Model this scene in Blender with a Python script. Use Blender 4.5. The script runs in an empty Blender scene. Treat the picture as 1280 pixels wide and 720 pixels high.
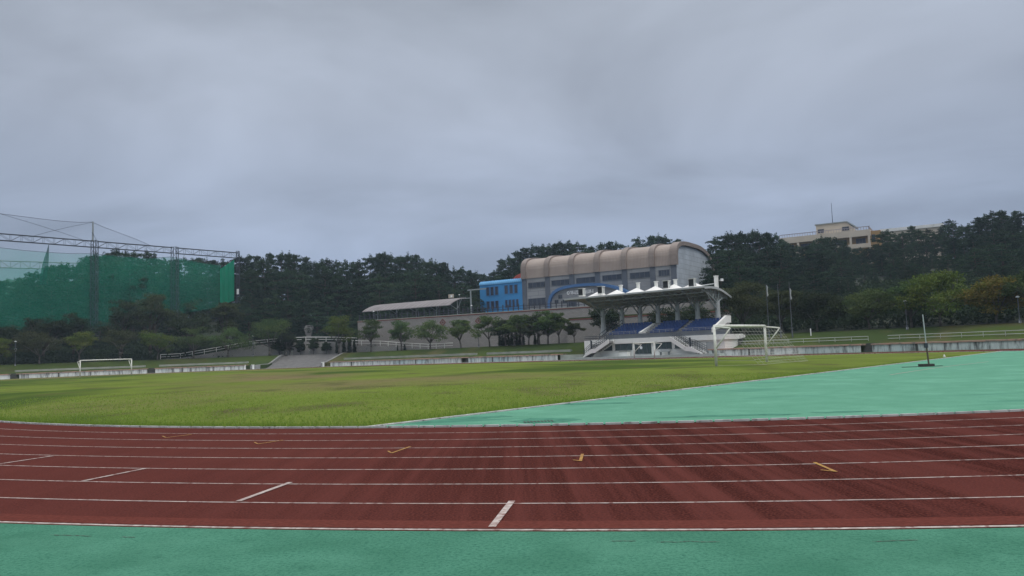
import bpy, math, random
import numpy as np
from mathutils import Vector, Matrix
rnd = random.Random(7)
rng = np.random.default_rng(11)
sc = bpy.context.scene
col = sc.collection
R = math.radians

# ------------------------------------------------------------------ camera
F_PX, CAM_H, PITCH, ROLL, CU, CV, YAW = 971.0, 1.57, .0820, .0373, -72.566, -45.757, .8372
R0, LW, HS = 38.537, 1.183, 42.195          # inner kerb radius, lane width, half straight
EDGE_U = -58.285
WALL_S = 49.6
HAZE = .00028
Fv = Vector((0, math.cos(PITCH), math.sin(PITCH)))
U0 = Vector((0, -math.sin(PITCH), math.cos(PITCH)))
cr, sr = math.cos(ROLL), math.sin(ROLL)
Rv = Vector((1, 0, 0)) * cr - U0 * sr
Uv = Vector((1, 0, 0)) * sr + U0 * cr
cam = bpy.data.cameras.new('camera')
cam.sensor_width = 36.0
cam.lens = F_PX / 1280 * 36
cam.clip_start, cam.clip_end = .1, 9000
camo = bpy.data.objects.new('camera', cam)
col.objects.link(camo)
camo.matrix_world = Matrix(((Rv.x, Uv.x, -Fv.x, 0), (Rv.y, Uv.y, -Fv.y, 0), (Rv.z, Uv.z, -Fv.z, CAM_H), (0, 0, 0, 1)))
sc.camera = camo

CY, SY = math.cos(YAW), math.sin(YAW)
VX, VY = CY, SY            # direction across the pitch (away from us)
UX, UY = -SY, CY           # direction along the pitch


def ray(px, py):
    return Fv * F_PX + Rv * (px - 640) + Uv * (360 - py)


def at(px, py, Y):
    d = ray(px, py); t = Y / d.y
    return Vector((d.x * t, Y, CAM_H + d.z * t))


def ground(px, py, z=0.0):
    d = ray(px, py); t = (z - CAM_H) / d.z
    return Vector((d.x * t, d.y * t, z))


def to_uv(X, Y):
    return CU - SY * X + CY * Y, CV + CY * X + SY * Y


def to_xy(u, v):
    du, dv = u - CU, v - CV
    return -SY * du + CY * dv, CY * du + SY * dv


def rad(u, v):
    return abs(v) if abs(u) <= HS else math.hypot(abs(u) - HS, v)


LT = 2 * HS
LC = math.pi * 48


def PQ(q, S):
    """point on the stadium loop: q runs clockwise from the far left end of the far straight"""
    q = q % (2 * LT + 2 * LC)
    if q <= LT: u, v = -HS + q, S
    elif q <= LT + LC:
        a = (q - LT) / 48; u, v = HS + S * math.sin(a), S * math.cos(a)
    elif q <= 2 * LT + LC: u, v = HS - (q - LT - LC), -S
    else:
        a = (q - 2 * LT - LC) / 48; u, v = -HS - S * math.sin(a), -S * math.cos(a)
    return u, v


QT = 2 * LT + 2 * LC


def q_of(u, v):
    if abs(u) <= HS: return u + HS if v > 0 else LT + LC + HS - u
    if u > 0: return LT + 48 * math.atan2(u - HS, v)
    a = math.atan2(-HS - u, -v)
    return 2 * LT + LC + 48 * a


def hit_S(px, py, S):
    """far crossing of the sight line with the stadium offset curve S"""
    d = ray(px, py); k = d.x / d.y
    f = lambda Y: rad(*to_uv(k * Y, Y)) - S
    Y = 600.0
    while f(Y) > 0 and Y > 20: Y -= 1.0
    lo, hi = Y, Y + 1
    for _ in range(30):
        m = (lo + hi) / 2
        if f(m) > 0: hi = m
        else: lo = m
    return Vector((k * hi, hi, 0))


def q_px(px, py, S=WALL_S):
    p = hit_S(px, py, S)
    q = q_of(*to_uv(p.x, p.y))
    return q if q < QT * .75 else q - QT


def sst(a, b, x):
    t = min(1, max(0, (x - a) / (b - a))); return t * t * (3 - 2 * t)


def lerp_list(tab, x):
    if x <= tab[0][0]: return tab[0][1]
    for (a, b), (c, d) in zip(tab, tab[1:]):
        if x <= c: return b + (d - b) * (x - a) / (c - a)
    return tab[-1][1]


BANK = [(51.0, .8), (52.2, .86), (54.5, 1.42), (57, 2.1), (59, 2.65), (61, 2.75), (400, 2.75)]
ROAD_Q = (q_px(398, 458), q_px(331, 460))
PLAT_Z = 9.6
WL = at(447, 400, 173); WL.z = 0
WR0 = at(735, 384, 147); WR0.z = 0
PDIR = (WR0 - WL).normalized()
PNRM = Vector((-PDIR.y, PDIR.x, 0))
if PNRM.y < 0: PNRM = -PNRM


def bank_w(u, v):
    th = -10 + (-35) * sst(-40, 40, u)
    return sst(th - 10, th + 12, v)


def hill(X, Y):
    """ground height outside the stadium"""
    u, v = to_uv(X, Y)
    S = rad(u, v)
    w = bank_w(u, v)
    z = lerp_list(BANK, S)
    k = X / max(Y, 1)
    d = S - 60
    wl = 1 - sst(-.25, -.19, k)
    wr = sst(.20, .30, k)
    wc = 1 - wl - wr
    hl = 11.5 * sst(2, 60, d) + 3 * sst(60, 160, d)
    hr = 20 * sst(-10, 1, (d - 4) / 120 * 1 - .0) * 0 + max(0, min(1, (d - 3) / 125)) * 20
    hc = 14 * sst(198, 240, Y)
    z += wl * hl + wr * hr + max(0, wc) * hc
    return z * w - (1 - w) * .02


def terr(X, Y):
    u, v = to_uv(X, Y)
    S = rad(u, v)
    if S < 50.9: return 0.0
    z = hill(X, Y)
    r = Vector((X, Y, 0)) - WL
    if r.dot(PNRM) > 0 and 0 < r.dot(PDIR) < 82 and Y < 212: z = max(z, PLAT_Z)
    return z


# ------------------------------------------------------------------ materials
def mat(name, c1, c2=None, scale=1.0, rough=.85, detail=6, c3=None, s3=.2, t3=(.5, .7), bump=0, bscale=None,
        metallic=0, stretch=None, spec=.3, rotz=0, obj=False, lo=.35, hi=.65):
    m = bpy.data.materials.new(name); m.use_nodes = True
    nt = m.node_tree; N = nt.nodes; L = nt.links
    b = N['Principled BSDF']
    b.inputs['Roughness'].default_value = rough
    b.inputs['Metallic'].default_value = metallic
    b.inputs['Specular IOR Level'].default_value = spec
    tc = N.new('ShaderNodeTexCoord') if obj else N.new('ShaderNodeNewGeometry')
    src = tc.outputs['Object'] if obj else tc.outputs['Position']
    if stretch or rotz:
        mp = N.new('ShaderNodeMapping'); L.new(src, mp.inputs['Vector'])
        mp.inputs['Rotation'].default_value = (0, 0, rotz)
        mp.inputs['Scale'].default_value = stretch or (1, 1, 1)
        src = mp.outputs['Vector']
    def noise(s, dt=detail):
        n = N.new('ShaderNodeTexNoise'); n.inputs['Scale'].default_value = s; n.inputs['Detail'].default_value = dt
        L.new(src, n.inputs['Vector']); return n.outputs['Fac']
    def ramp(fac, a, z):
        r = N.new('ShaderNodeMapRange'); r.inputs[1].default_value = a; r.inputs[2].default_value = z
        L.new(fac, r.inputs[0]); return r.outputs[0]
    def mix(f, a, c):
        x = N.new('ShaderNodeMix'); x.data_type = 'RGBA'
        L.new(f, x.inputs[0])
        for i, v in ((6, a), (7, c)):
            if isinstance(v, tuple): x.inputs[i].default_value = (*v, 1)
            else: L.new(v, x.inputs[i])
        return x.outputs[2]
    m['out'] = 0
    c = None
    if c2 is None: c2 = tuple(x * .8 for x in c1)
    c = mix(ramp(noise(scale), lo, hi), c1, c2)
    if c3: c = mix(ramp(noise(s3, 3), *t3), c, c3)
    L.new(c, b.inputs['Base Color'])
    if bump:
        bp = N.new('ShaderNodeBump'); bp.inputs['Strength'].default_value = bump; bp.inputs['Distance'].default_value = .05
        L.new(noise(bscale or scale * 4), bp.inputs['Height']); L.new(bp.outputs[0], b.inputs['Normal'])
    m['h'] = 1
    return m, (N, L, b, c, noise, ramp, mix, src)


def M(*a, **k): return mat(*a, **k)[0]


MT = {}
# running track: red rubber, streaked by water run-off, dark granules
m, (N, L, b, c, noise, ramp, mix, src) = mat('track_rubber', (.100, .033, .028), (.080, .027, .0235), scale=.35, rough=1, bump=.3, bscale=45, spec=0)
mp = N.new('ShaderNodeMapping'); g = N.new('ShaderNodeNewGeometry'); L.new(g.outputs['Position'], mp.inputs['Vector'])
mp.vector_type = 'POINT'
mp.inputs['Rotation'].default_value = (0, 0, math.atan2(.165, 1)); mp.inputs['Scale'].default_value = (2.4, .07, 1)
n1 = N.new('ShaderNodeTexNoise'); n1.inputs['Scale'].default_value = 1; n1.inputs['Detail'].default_value = 8; n1.inputs['Roughness'].default_value = .65
L.new(mp.outputs[0], n1.inputs['Vector'])
vd_ = N.new('ShaderNodeVectorMath'); vd_.operation = 'DISTANCE'; vd_.inputs[1].default_value = (4.4, 11.5, 0); L.new(g.outputs['Position'], vd_.inputs[0])
fo = N.new('ShaderNodeMapRange'); fo.interpolation_type = 'SMOOTHSTEP'; fo.inputs[1].default_value = 2; fo.inputs[2].default_value = 10; fo.inputs[3].default_value = 1; fo.inputs[4].default_value = .15; L.new(vd_.outputs['Value'], fo.inputs[0])
ml = N.new('ShaderNodeMath'); ml.operation = 'MULTIPLY'; L.new(ramp(n1.outputs['Fac'], .40, .56), ml.inputs[0]); L.new(fo.outputs[0], ml.inputs[1])
c = mix(ml.outputs[0], c, (.028, .010, .009))
n2 = N.new('ShaderNodeTexNoise'); n2.inputs['Scale'].default_value = 38; n2.inputs['Detail'].default_value = 4
L.new(g.outputs['Position'], n2.inputs['Vector'])
c = mix(ramp(n2.outputs['Fac'], .40, .75), c, (.130, .040, .031))
n2 = N.new('ShaderNodeTexNoise'); n2.inputs['Scale'].default_value = 60; n2.inputs['Detail'].default_value = 3
L.new(g.outputs['Position'], n2.inputs['Vector'])
c = mix(ramp(n2.outputs['Fac'], .58, .72), c, (.045, .018, .016))
L.new(c, b.inputs['Base Color']); MT['track'] = m
MT['track_edge'] = M('track_rubber_pale', (.135, .042, .033), (.10, .032, .026), 20, rough=1, bump=.2, bscale=50, spec=0)


def green(name, a, bb, dark, stain, sr=(.60, .72)):
    m, (N, L, b, c, noise, ramp, mix, src) = mat(name, a, bb, scale=1.3, detail=9, lo=.38, hi=.62, rough=1, bump=.25, bscale=40, spec=0)
    g = N.new('ShaderNodeNewGeometry')
    n2 = N.new('ShaderNodeTexNoise'); n2.inputs['Scale'].default_value = 30; n2.inputs['Detail'].default_value = 5
    L.new(g.outputs['Position'], n2.inputs['Vector'])
    c = mix(ramp(n2.outputs['Fac'], .45, .8), c, dark)
    mp = N.new('ShaderNodeMapping'); L.new(g.outputs['Position'], mp.inputs['Vector'])
    mp.inputs['Rotation'].default_value = (0, 0, .25); mp.inputs['Scale'].default_value = (.16, .75, 1)
    n3 = N.new('ShaderNodeTexNoise'); n3.inputs['Scale'].default_value = 1; n3.inputs['Detail'].default_value = 5
    L.new(mp.outputs[0], n3.inputs['Vector'])
    c = mix(ramp(n3.outputs['Fac'], *sr), c, stain)
    def nn(s, d, r=.5):
        n = N.new('ShaderNodeTexNoise'); n.inputs['Scale'].default_value = s; n.inputs['Detail'].default_value = d; n.inputs['Roughness'].default_value = r
        L.new(g.outputs['Position'], n.inputs['Vector']); return n.outputs['Fac']
    fade = N.new('ShaderNodeMath'); fade.operation = 'MULTIPLY'; fade.inputs[1].default_value = .45; L.new(ramp(nn(.45, 10, .65), .50, .66), fade.inputs[0])
    c = mix(fade.outputs[0], c, tuple(min(1, x * 1.25 + .02) for x in a))
    sp = N.new('ShaderNodeMath'); sp.operation = 'MULTIPLY'; sp.inputs[1].default_value = .55; L.new(ramp(nn(70, 3), .57, .68), sp.inputs[0])
    c = mix(sp.outputs[0], c, tuple(x * .5 for x in dark))
    sc_ = N.new('ShaderNodeMath'); sc_.operation = 'MULTIPLY'; sc_.inputs[1].default_value = .5; L.new(ramp(nn(2.2, 12, .75), .60, .70), sc_.inputs[0])
    c = mix(sc_.outputs[0], c, tuple(x * .7 for x in dark))
    L.new(c, b.inputs['Base Color']); return m


MT['green_out'] = green('green_tartan_outer', (.072, .212, .142), (.058, .178, .117), (.030, .115, .08), (.044, .155, .10), (.5, .8))
MT['green_d'] = green('green_tartan_infield', (.128, .31, .215), (.114, .285, .193), (.075, .22, .15), (.062, .19, .135), (.60, .72))
MT['apron'] = M('faded_apron', (.44, .48, .45), (.36, .42, .38), 2)


def grass_mat(name, c1, c2, c3, c4, sc1=.09):
    m, (N, L, b, c, noise, ramp, mix, src) = mat(name, c1, c2, scale=sc1 * 6, rough=1, bump=.6, bscale=9, spec=0, detail=8)
    g = N.new('ShaderNodeNewGeometry')
    mp = N.new('ShaderNodeMapping'); L.new(g.outputs['Position'], mp.inputs['Vector'])
    mp.inputs['Location'].default_value = (31, 12, 0); mp.inputs['Rotation'].default_value = (0, 0, .12); mp.inputs['Scale'].default_value = (1.0, .8, 1)
    def ns(s, d):
        n = N.new('ShaderNodeTexNoise'); n.inputs['Scale'].default_value = s; n.inputs['Detail'].default_value = d
        L.new(mp.outputs[0], n.inputs['Vector']); return n.outputs['Fac']
    c = mix(ramp(ns(sc1, 9), .51, .60), c, c3)
    c = mix(ramp(ns(sc1 * 1.7, 9), .51, .57), c, c4)
    n2 = N.new('ShaderNodeTexNoise'); n2.inputs['Scale'].default_value = 7; n2.inputs['Detail'].default_value = 6
    L.new(g.outputs['Position'], n2.inputs['Vector'])
    c = mix(ramp(ns(.32, 10), .54, .70), c, tuple((x + y) * .42 for x, y in zip(c3, c4)))
    c = mix(ramp(n2.outputs['Fac'], .5, .8), c, tuple(x * .55 for x in c1))
    L.new(c, b.inputs['Base Color']); return m


MT['grass'] = grass_mat('turf', (.142, .185, .040), (.112, .152, .031), (.165, .132, .072), (.052, .085, .022), .024)
MT['bank'] = grass_mat('bank_grass', (.068, .096, .028), (.058, .082, .026), (.10, .095, .045), (.045, .068, .024), .06)
MT['floor'] = M('forest_floor', (.020, .030, .016), (.028, .032, .019), .3, rough=.95, c3=(.018, .026, .014), s3=.1)
MT['white_line'] = M('white_line_paint', (.50, .44, .40), (.31, .235, .21), 9, rough=.8, c3=(.20, .10, .085), s3=11, t3=(.52, .64))
MT['yellow_line'] = M('yellow_line_paint', (.40, .23, .05), (.26, .13, .04), 8)
MT['kerb'] = M('kerb_paint', (.50, .50, .48), (.34, .34, .33), 3, c3=(.16, .15, .14), s3=5, t3=(.55, .7))
MT['white'] = M('white_paint', (.76, .76, .73), (.68, .68, .65), .8, rough=.6)
MT['goal'] = M('goal_paint', (.78, .78, .72), (.62, .61, .55), 3, rough=.5, c3=(.35, .25, .17), s3=9, t3=(.66, .72))
MT['white_wall'] = M('white_render', (.78, .78, .75), (.72, .72, .69), .5, rough=.8, c3=(.60, .60, .56), s3=1.2, t3=(.58, .75))
m, (N, L, b, c, noise, ramp, mix, src) = mat('stained_whitewash', (.66, .67, .64), (.54, .56, .54), .7, rough=.9, c3=(.44, .54, .55), s3=.12, t3=(.56, .66))
g = N.new('ShaderNodeNewGeometry'); mp = N.new('ShaderNodeMapping'); L.new(g.outputs['Position'], mp.inputs['Vector']); mp.inputs['Scale'].default_value = (1.5, 1.5, .22)
n1 = N.new('ShaderNodeTexNoise'); n1.inputs['Scale'].default_value = 1; n1.inputs['Detail'].default_value = 8; n1.inputs['Roughness'].default_value = .75
L.new(mp.outputs[0], n1.inputs['Vector'])
c = mix(ramp(n1.outputs['Fac'], .47, .62), c, (.11, .115, .105)); L.new(c, b.inputs['Base Color']); MT['wash'] = m
MT['deck'] = M('deck_pink', (.44, .27, .20), (.34, .23, .18), .8, c3=(.15, .14, .12), s3=1.5, t3=(.5, .7))
MT['conc'] = M('concrete', (.28, .28, .27), (.21, .21, .20), .9, rough=.9, c3=(.14, .14, .13), s3=.6, t3=(.55, .75))
MT['pale_conc'] = M('pale_concrete', (.36, .38, .34), (.27, .29, .25), .9, rough=.9)
MT['step_dark'] = M('dark_grey', (.055, .058, .050), (.085, .085, .075), 2)  # very dark grey for the gap steps, wall joints, crack and plinth
MT['asphalt'] = M('road_asphalt', (.15, .145, .14), (.11, .108, .105), 1.2, rough=.95, bump=.2, bscale=30)


def brick_mat(name, c1, c2, mortar, sx, sy, msize=.03):
    m = bpy.data.materials.new(name); m.use_nodes = True
    N = m.node_tree.nodes; L = m.node_tree.links; b = N['Principled BSDF']; b.inputs['Roughness'].default_value = .9
    b.inputs['Specular IOR Level'].default_value = .2
    uv = N.new('ShaderNodeUVMap'); br = N.new('ShaderNodeTexBrick')
    br.inputs['Color1'].default_value = (*c1, 1); br.inputs['Color2'].default_value = (*c2, 1); br.inputs['Mortar'].default_value = (*mortar, 1)
    br.inputs['Scale'].default_value = 1; br.inputs['Brick Width'].default_value = sx; br.inputs['Row Height'].default_value = sy; br.inputs['Mortar Size'].default_value = msize
    L.new(uv.outputs[0], br.inputs['Vector'])
    g = N.new('ShaderNodeNewGeometry'); n = N.new('ShaderNodeTexNoise'); n.inputs['Scale'].default_value = .35; n.inputs['Detail'].default_value = 7
    L.new(g.outputs['Position'], n.inputs['Vector'])
    mr = N.new('ShaderNodeMapRange'); mr.inputs[1].default_value = .4; mr.inputs[2].default_value = .75; L.new(n.outputs['Fac'], mr.inputs[0])
    x = N.new('ShaderNodeMix'); x.data_type = 'RGBA'; L.new(mr.outputs[0], x.inputs[0]); L.new(br.outputs['Color'], x.inputs[6])
    x.inputs[7].default_value = (*[v * .72 for v in c1], 1); L.new(x.outputs[2], b.inputs['Base Color'])
    bp = N.new('ShaderNodeBump'); bp.inputs['Strength'].default_value = .5; bp.inputs['Distance'].default_value = .05
    L.new(br.outputs['Fac'], bp.inputs['Height']); bp.invert = True; L.new(bp.outputs[0], b.inputs['Normal'])
    return m


MT['stone'] = brick_mat('stone_blocks', (.38, .36, .34), (.30, .285, .27), (.21, .195, .185), .5, .24, .04)
MT['stone_dark'] = brick_mat('stone_ramp', (.46, .445, .42), (.36, .35, .33), (.22, .21, .20), .5, .26, .05)
MT['panel'] = brick_mat('grey_cladding', (.30, .31, .32), (.285, .295, .305), (.19, .195, .205), 4.5, 1.1, .05)
MT['panel_end'] = brick_mat('grey_cladding_end', (.45, .50, .55), (.43, .48, .53), (.30, .34, .38), 6.0, 1.15, .06)
MT['red_trim'] = M('red_brick_trim', (.20, .075, .058), (.15, .06, .05), 2)
MT['plateau'] = M('paved_yard', (.21, .20, .19), (.17, .165, .16), .5)
m, (N, L, b, c, noise, ramp, mix, src) = mat('brown_roof_sheet', (.37, .305, .262), (.32, .262, .226), .4, rough=.6)
tc = N.new('ShaderNodeTexCoord'); wv = N.new('ShaderNodeTexWave'); wv.inputs['Scale'].default_value = .9; wv.inputs['Distortion'].default_value = 0
wv.bands_direction = 'X'; L.new(tc.outputs['Object'], wv.inputs['Vector'])
c = mix(ramp(wv.outputs['Fac'], .75, 1), c, (.25, .195, .16)); L.new(c, b.inputs['Base Color']); MT['roof'] = m
MT['rib'] = M('brown_rib', (.25, .205, .178), (.215, .175, .152), .6, rough=.6)
MT['pilaster'] = M('slate_pilaster', (.115, .13, .155), (.095, .11, .135), .5)
MT['glass'] = M('dark_glass', (.035, .045, .065), (.05, .062, .085), .4, rough=.25, spec=.35)
MT['glass_green'] = M('green_glass', (.035, .055, .055), (.05, .07, .07), .6, rough=.1, spec=.6)
MT['frame'] = M('window_frame_grey', (.13, .145, .165))
MT['blue'] = M('blue_cladding', (.045, .25, .53), (.04, .225, .48), .3, rough=.6)
MT['blue_top'] = M('pale_blue_cornice', (.13, .36, .60), (.11, .32, .55), .5, rough=.5)
MT['blue_arch'] = M('blue_arch_paint', (.06, .15, .33), (.055, .135, .29), .4, rough=.5)
MT['red_roof'] = M('red_roof', (.42, .07, .045), (.35, .06, .04), 1)
MT['seat'] = M('blue_seat', (.022, .050, .165), (.03, .07, .20), 1.5, rough=.5)
MT['membrane'] = M('white_membrane', (.78, .77, .74), (.70, .69, .66), .6, rough=.6)
MT['soffit'] = M('brown_soffit', (.36, .33, .28), (.30, .275, .235), .5)
MT['steel'] = M('grey_steel', (.30, .33, .33), (.25, .28, .28), 1, rough=.5, metallic=.2)
MT['steel_pale'] = M('pale_steel', (.44, .46, .46), (.38, .40, .40), 1, rough=.5)
MT['steel_dark'] = M('dark_steel', (.045, .055, .07), (.035, .045, .055), 1, rough=.5)
MT['fence'] = M('fence_slate', (.055, .060, .075), (.045, .05, .065), 1)
MT['rail_grey'] = M('rail_grey', (.27, .28, .30), (.23, .24, .26), 1)
MT['black'] = M('speaker_black', (.02, .022, .025))
MT['shed_roof'] = brick_mat('shed_roof_sheet', (.245, .225, .225), (.22, .20, .20), (.15, .14, .14), 1.2, 8, .12)
MT['wood'] = M('weathered_wood', (.10, .075, .055), (.07, .055, .042), 2, stretch=(1, 1, .2))
MT['base_and_shadow'] = M('dark_rubber_and_shadow', (.05, .045, .04), (.035, .035, .03), 3)  # rubber of the jump post base, also colours its painted shadow strip
MT['cream'] = M('cream_render', (.55, .49, .40), (.49, .43, .35), .3)
MT['ochre'] = M('ochre_render', (.40, .26, .12), (.34, .22, .10), .4)
MT['bal'] = M('balustrade_mauve', (.36, .32, .34), (.30, .27, .29), 1)
MT['bark'] = M('bark', (.085, .068, .055), (.05, .042, .036), 3, rough=.95, stretch=(1, 1, .25))
MT['bark_grey'] = M('bark_grey', (.12, .11, .095), (.075, .07, .06), 3, rough=.95, stretch=(1, 1, .25))
MT['granite'] = M('granite', (.26, .25, .24), (.20, .195, .19), 2, c3=(.10, .10, .095), s3=2.5, t3=(.6, .66))
MT['lamp_white'] = M('lamp_shade_white', (.85, .86, .86), (.82, .83, .83), 1, rough=.35)
MT['grate'] = M('drain_grate', (.06, .075, .06), (.035, .045, .035), 6)


def leaf_mat(name, a, bb, rand=.35, transl=.25):
    m = bpy.data.materials.new(name); m.use_nodes = True
    N = m.node_tree.nodes; L = m.node_tree.links
    N.remove(N['Principled BSDF'])
    at_ = N.new('ShaderNodeAttribute'); at_.attribute_name = 'tone'
    oi = N.new('ShaderNodeObjectInfo')
    x = N.new('ShaderNodeMix'); x.data_type = 'RGBA'
    x.inputs[6].default_value = (*a, 1); x.inputs[7].default_value = (*bb, 1); L.new(at_.outputs['Fac'], x.inputs[0])
    hs = N.new('ShaderNodeHueSaturation'); L.new(x.outputs[2], hs.inputs['Color'])
    mr = N.new('ShaderNodeMapRange'); mr.inputs[3].default_value = 1 - rand; mr.inputs[4].default_value = 1 + rand
    L.new(oi.outputs['Random'], mr.inputs[0]); L.new(mr.outputs[0], hs.inputs['Value'])
    ma = N.new('ShaderNodeMath'); ma.operation = 'MULTIPLY'; ma.inputs[1].default_value = 7.31; L.new(oi.outputs['Random'], ma.inputs[0])
    fr = N.new('ShaderNodeMath'); fr.operation = 'FRACT'; L.new(ma.outputs[0], fr.inputs[0])
    mh = N.new('ShaderNodeMapRange'); mh.inputs[3].default_value = .488; mh.inputs[4].default_value = .52
    L.new(fr.outputs[0], mh.inputs[0]); L.new(mh.outputs[0], hs.inputs['Hue'])
    d = N.new('ShaderNodeBsdfDiffuse'); t = N.new('ShaderNodeBsdfTranslucent'); ms = N.new('ShaderNodeMixShader'); ms.inputs[0].default_value = transl
    L.new(hs.outputs[0], d.inputs[0]); L.new(hs.outputs[0], t.inputs[0]); L.new(d.outputs[0], ms.inputs[1]); L.new(t.outputs[0], ms.inputs[2])
    L.new(ms.outputs[0], N['Material Output'].inputs['Surface'])
    return m


MT['pine'] = leaf_mat('pine_needles', (.022, .043, .027), (.046, .072, .040), .35)
MT['leaf'] = leaf_mat('broad_leaves', (.064, .106, .040), (.108, .145, .052), .2)
MT['leaf_dark'] = leaf_mat('dark_leaves', (.028, .044, .024), (.050, .066, .034), .2)
MT['leaf_yel'] = leaf_mat('yellowing_leaves', (.080, .120, .030), (.135, .155, .038), .15)
MT['leaf_gold'] = leaf_mat('golden_leaves', (.085, .105, .028), (.175, .135, .032), .1)
MT['leaf_brown'] = leaf_mat('brownish_leaves', (.054, .068, .034), (.080, .090, .042), .15)
MT['blade'] = leaf_mat('grass_blades', (.19, .27, .045), (.26, .33, .066), 0, .5)


def net_mat(name, c, a):
    m = bpy.data.materials.new(name); m.use_nodes = True
    N = m.node_tree.nodes; L = m.node_tree.links; N.remove(N['Principled BSDF'])
    d = N.new('ShaderNodeBsdfDiffuse'); d.inputs[0].default_value = (*c, 1)
    tl = N.new('ShaderNodeBsdfTranslucent'); tl.inputs[0].default_value = (*c, 1)
    dm = N.new('ShaderNodeMixShader'); dm.inputs[0].default_value = .35; L.new(d.outputs[0], dm.inputs[1]); L.new(tl.outputs[0], dm.inputs[2])
    t = N.new('ShaderNodeBsdfTransparent'); ms = N.new('ShaderNodeMixShader')
    g = N.new('ShaderNodeNewGeometry'); n = N.new('ShaderNodeTexNoise'); n.inputs['Scale'].default_value = .12; L.new(g.outputs['Position'], n.inputs['Vector'])
    mr = N.new('ShaderNodeMapRange'); mr.inputs[1].default_value = .3; mr.inputs[2].default_value = .7; mr.inputs[3].default_value = a * .85; mr.inputs[4].default_value = a * 1.15
    L.new(n.outputs['Fac'], mr.inputs[0]); L.new(mr.outputs[0], ms.inputs[0])
    L.new(t.outputs[0], ms.inputs[1]); L.new(dm.outputs[0], ms.inputs[2]); L.new(ms.outputs[0], N['Material Output'].inputs['Surface'])
    return m


MT['net'] = net_mat('green_net', (.020, .42, .265), .31)
MT['net_thin'] = net_mat('thin_net', (.10, .15, .16), .13)
MT['net_dense'] = net_mat('folded_net', (.012, .30, .175), .93)
MT['net_bunch'] = net_mat('bunched_net', (.010, .13, .10), .7)
MT['goal_net'] = net_mat('goal_net_cord', (.6, .6, .56), .75)


# ------------------------------------------------------------------ mesh helpers
class MB:
    def __init__(s): s.v = []; s.f = []; s.uv = []

    def quad(s, a, b, c, d, uv=None):
        i = len(s.v); s.v += [tuple(a), tuple(b), tuple(c), tuple(d)]; s.f.append((i, i + 1, i + 2, i + 3)); s.uv.append(uv)

    def poly(s, pts):
        i = len(s.v); s.v += [tuple(p) for p in pts]; s.f.append(tuple(range(i, i + len(pts)))); s.uv.append(None)

    def box(s, x0, x1, y0, y1, z0, z1):
        i = len(s.v)
        s.v += [(x0, y0, z0), (x1, y0, z0), (x1, y1, z0), (x0, y1, z0), (x0, y0, z1), (x1, y0, z1), (x1, y1, z1), (x0, y1, z1)]
        for f in ((0, 3, 2, 1), (4, 5, 6, 7), (0, 1, 5, 4), (1, 2, 6, 5), (2, 3, 7, 6), (3, 0, 4, 7)):
            s.f.append(tuple(i + k for k in f)); s.uv.append(None)
        return s

    def bar(s, a, b, r, n=6, r2=None):
        a, b = Vector(a), Vector(b); d = (b - a)
        if d.length < 1e-6: return s
        d.normalize(); t = d.orthogonal().normalized(); w = d.cross(t); r2 = r if r2 is None else r2
        i = len(s.v)
        for k in range(n):
            an = 2 * math.pi * (k + .5) / n; o = t * math.cos(an) + w * math.sin(an)
            s.v.append(tuple(a + o * r)); s.v.append(tuple(b + o * r2))
        for k in range(n):
            j = (k + 1) % n
            s.f.append((i + 2 * k, i + 2 * j, i + 2 * j + 1, i + 2 * k + 1)); s.uv.append(None)
        s.f.append(tuple(i + 2 * k for k in reversed(range(n)))); s.uv.append(None)
        s.f.append(tuple(i + 2 * k + 1 for k in range(n))); s.uv.append(None)
        return s

    def prism(s, pts, ax, d0, d1):
        """closed polygon pts in the two other axes, extruded along axis ax from d0 to d1"""
        def mk(p, d):
            return {0: (d, p[0], p[1]), 1: (p[0], d, p[1]), 2: (p[0], p[1], d)}[ax]
        i = len(s.v); n = len(pts)
        s.v += [mk(p, d0) for p in pts] + [mk(p, d1) for p in pts]
        s.f.append(tuple(i + k for k in range(n))); s.uv.append(None)
        s.f.append(tuple(i + n + k for k in reversed(range(n)))); s.uv.append(None)
        for k in range(n):
            j = (k + 1) % n; s.f.append((i + k, i + n + k, i + n + j, i + j)); s.uv.append(None)
        return s

    def build(s, name, m, parent=None, smooth=False, fix=True):
        me = bpy.data.meshes.new(name); me.from_pydata(s.v, [], s.f)
        if fix and len(s.f) > 1:
            import bmesh
            bm = bmesh.new(); bm.from_mesh(me); bmesh.ops.recalc_face_normals(bm, faces=bm.faces); bm.to_mesh(me); bm.free()
        # box-projected uv in metres
        uvl = me.uv_layers.new(name='uv')
        for p in me.polygons:
            n = p.normal; ax = max(range(3), key=lambda k: abs(n[k]))
            for li in p.loop_indices:
                co = me.vertices[me.loops[li].vertex_index].co
                uvl.data[li].uv = (co.y, co.z) if ax == 0 else (co.x, co.z) if ax == 1 else (co.x, co.y)
        for li, u in getattr(s, 'luv', {}).items(): pass
        me.materials.append(MT[m] if isinstance(m, str) else m)
        if smooth:
            for p in me.polygons: p.use_smooth = True
        o = bpy.data.objects.new(name, me); col.objects.link(o)
        if parent: o.parent = parent
        return o


def tag(o, label=None, cat=None, group=None, kind=None):
    if label: o['label'] = label
    if cat: o['category'] = cat
    if group: o['group'] = group
    if kind: o['kind'] = kind
    return o


def empty(name, loc, rz=0):
    o = bpy.data.objects.new(name, None); col.objects.link(o)
    o.location = loc; o.rotation_euler = (0, 0, rz); o.empty_display_size = .2
    return o


def copy_tree(o, parent=None):
    c = o.copy(); col.objects.link(c)
    if parent: c.parent = parent
    for ch in list(o.children): copy_tree(ch, c)
    return c


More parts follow.
